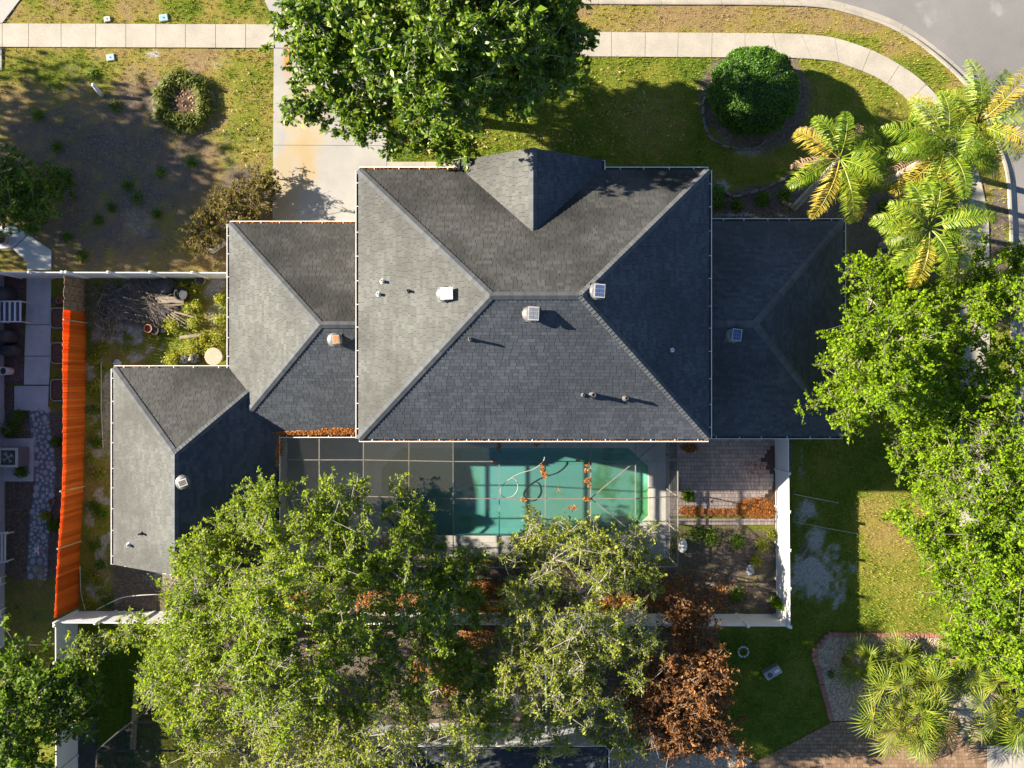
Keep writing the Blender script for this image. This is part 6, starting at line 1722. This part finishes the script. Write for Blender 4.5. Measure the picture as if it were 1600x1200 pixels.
# ------------------------------------------------------------------ small things on the lawns
for px, py, m_, w_, lb in ((256, 28, 'blue_lid', .42, 'pale blue meter lid in the verge'), (173, 90, 'blue_lid', .38, 'pale blue meter lid below the sidewalk'), (168, 30, 'coping', .3, 'small square concrete cover in the verge')):
    c = P(px, py); t = thing('meter_box', lb, 'meter box', c)
    MB().cbox((c.x, c.y, 0), (w_ + .04, w_ * .8 + .04, .07), .015, .15).part('frame', M['concrete'], t)
    MB().cbox((c.x, c.y, .035), (w_, w_ * .8, .02), .012, .15).part('lid', M[m_], t)
    MB().lathe((c.x, c.y, .045), [(.04, 0), (.04, .012), (.001, .012)], 10, caps=False).part('lock', M['pipe_dark'], t)
p, q = P(159, 149), P(146, 133, .75)
t = thing('utility_marker', 'white plastic utility marker leaning on the bare lawn', 'marker', p)
mb = MB(); mb.tube([p, p.lerp(q, .5), q], [.10, .10, .09], 10); mb.part('post', M['pipe_white'], t, smooth=True)
MB().lathe(q, [(.1, 0), (.09, .05), (.001, .09)], 10, caps=False).part('post_cap', M['pipe_white'], t)
c = P(1204, 1047); t = thing('utility_box', 'grey utility box on the lawn below the fence corner', 'utility box', c)
rz = .52
MB().cbox(c + V3(0, 0, .2), (.85, .42, .42), .04, rz).part('case', M['metal_grey'], t)
Rz = Matrix.Rotation(rz, 3, 'Z')
MB().box(c + Rz @ V3(.2, .02, .43), (.26, .14, .03), rz).part('plate', M['pipe_white'], t)
MB().lathe(c + Rz @ V3(-.2, 0, .41), [(.13, 0), (.13, .02), (.001, .02)], 14, caps=False).part('cover', M['pipe_dark'], t)
t = thing('stone_ring', 'small ring of white stones on the lawn', 'stone ring', P(1161, 1018))
for k in range(10):
    a = k * .628; c = P(1161, 1018) + V3(.25 * math.cos(a), .25 * math.sin(a), .03)
    MB().cbox(c, (random.uniform(.11, .16), .1, .1), .025, a + 1.57).part('stone', M['coping'], t)
# brick edging of the gravel bed
eg = thing('brick_edging', 'dark red brick edging round the gravel bed', 'edging', P(1270, 1020))
bk = MB().cbox((0, 0, 0), (.225, .21, .12), .012).mesh('brick', M['brick'])
for a, b in (((1270, 1019), (1293, 991)), ((1293, 991), (1512, 993)), ((1270, 1019), (1299, 1126))):
    p, q = P(*a), P(*b); L_ = (q - p).length; n = int(L_ / .235); rz = math.atan2((q - p).y, (q - p).x)
    for i in range(n):
        piece('brick', bk, eg, p.lerp(q, (i + .5) / n) + V3(random.uniform(-.012, .012), random.uniform(-.012, .012), .03 + random.uniform(-.012, .012)), rz + random.uniform(-.05, .05))
mb = MB(); mb.cbox(P(1499, 993) + V3(0, 0, .14), (.3, .18, .12), .02, .1)
mb.solo('loose_brick', M['sandstone'], 'pale loose brick lying on the brick edging', 'brick')
pot('flower_pot', 'rusty ring pot half buried in the gravel left of the fan palms', 1320, 1031, .26, .1, 'rust', 'soil')
pot('flower_pot', 'dark pot in the gravel beside the right fan palm', 1520, 1018, .17, .2, 'rust', 'soil')
pot('flower_pot', 'grey ring pot in the gravel near the orange rock', 1433, 1017, .22, .1, 'charcoal', 'soil')
# landscape wires / hoses on the right lawn
MB().tube([P(1240, 772, .9), P(1275, 779, .45), P(1310, 786, .02)], .012, 5).solo('guy_wire', M['hose'], 'upper pale guy wire running from the side fence to the lawn', 'wire')
MB().tube([P(1240, 815, .7), P(1290, 825, .35), P(1340, 834, .02)], .009, 5).solo('guy_wire', M['hose'], 'lower thin guy wire running from the side fence to the lawn', 'wire')
mb = MB(); c = P(1066, 852)
mb.lathe((0, 0, 0), [(1, 0), (.9, .3), (.5, .55), (.001, .6)], 10, caps=False)
mb.v = [(c.x + x * .22 + random.uniform(-.03, .03), c.y + y * .4 + random.uniform(-.03, .03), z * .5) for x, y, z in mb.v]
mb.solo('white_bag', M['pipe_white'], 'white plastic bag slumped against the cage corner', 'bag')
brush('cut_stalks', 'pale cut stalks on the soil near the cage corner', 1105, 905, 22, 12, 60, .25, .6, .012, .5, .25)
c = P(1172, 890); mb = MB(); mb.lathe((0, 0, 0), [(.001, -.5), (.9, -.3), (1, .1), (.6, .7), (.001, .9)], 9, caps=False)
mb.v = [(c.x + x * .2 + random.uniform(-.03, .03), c.y + y * .28 + random.uniform(-.03, .03), .05 + z * .16) for x, y, z in mb.v]
mb.solo('rock', M['stone'], 'grey rock in the bare bed below the patio', 'rock')
# edging stones along the mulch bed in front of the right wing and round the clipped shrub
def edge_stones(label, pts, step=.42):
    t = thing('stone_edging', label, 'edging', P(*pts[len(pts) // 2])); ln = catmull(Pn(pts), 10); acc = 0
    for a, b in zip(ln[:-1], ln[1:]):
        acc += (b - a).length
        if acc > step:
            acc = 0; MB().cbox(b + V3(random.uniform(-.04, .04), random.uniform(-.04, .04), .03), (random.uniform(.38, .46), random.uniform(.10, .14), .10), .03, math.atan2((b - a).y, (b - a).x) + random.uniform(-.1, .1)).part('stone', M['edge_stone'], t)
edge_stones('curved grey stone edging of the mulch bed by the right wing', [(1114, 284), (1130, 300), (1150, 306), (1185, 298), (1220, 282), (1240, 268)])
edge_stones('grey stone edging half round the clipped shrub', [(1106, 145), (1099, 165), (1101, 195), (1115, 218), (1140, 230), (1175, 232), (1195, 220)])
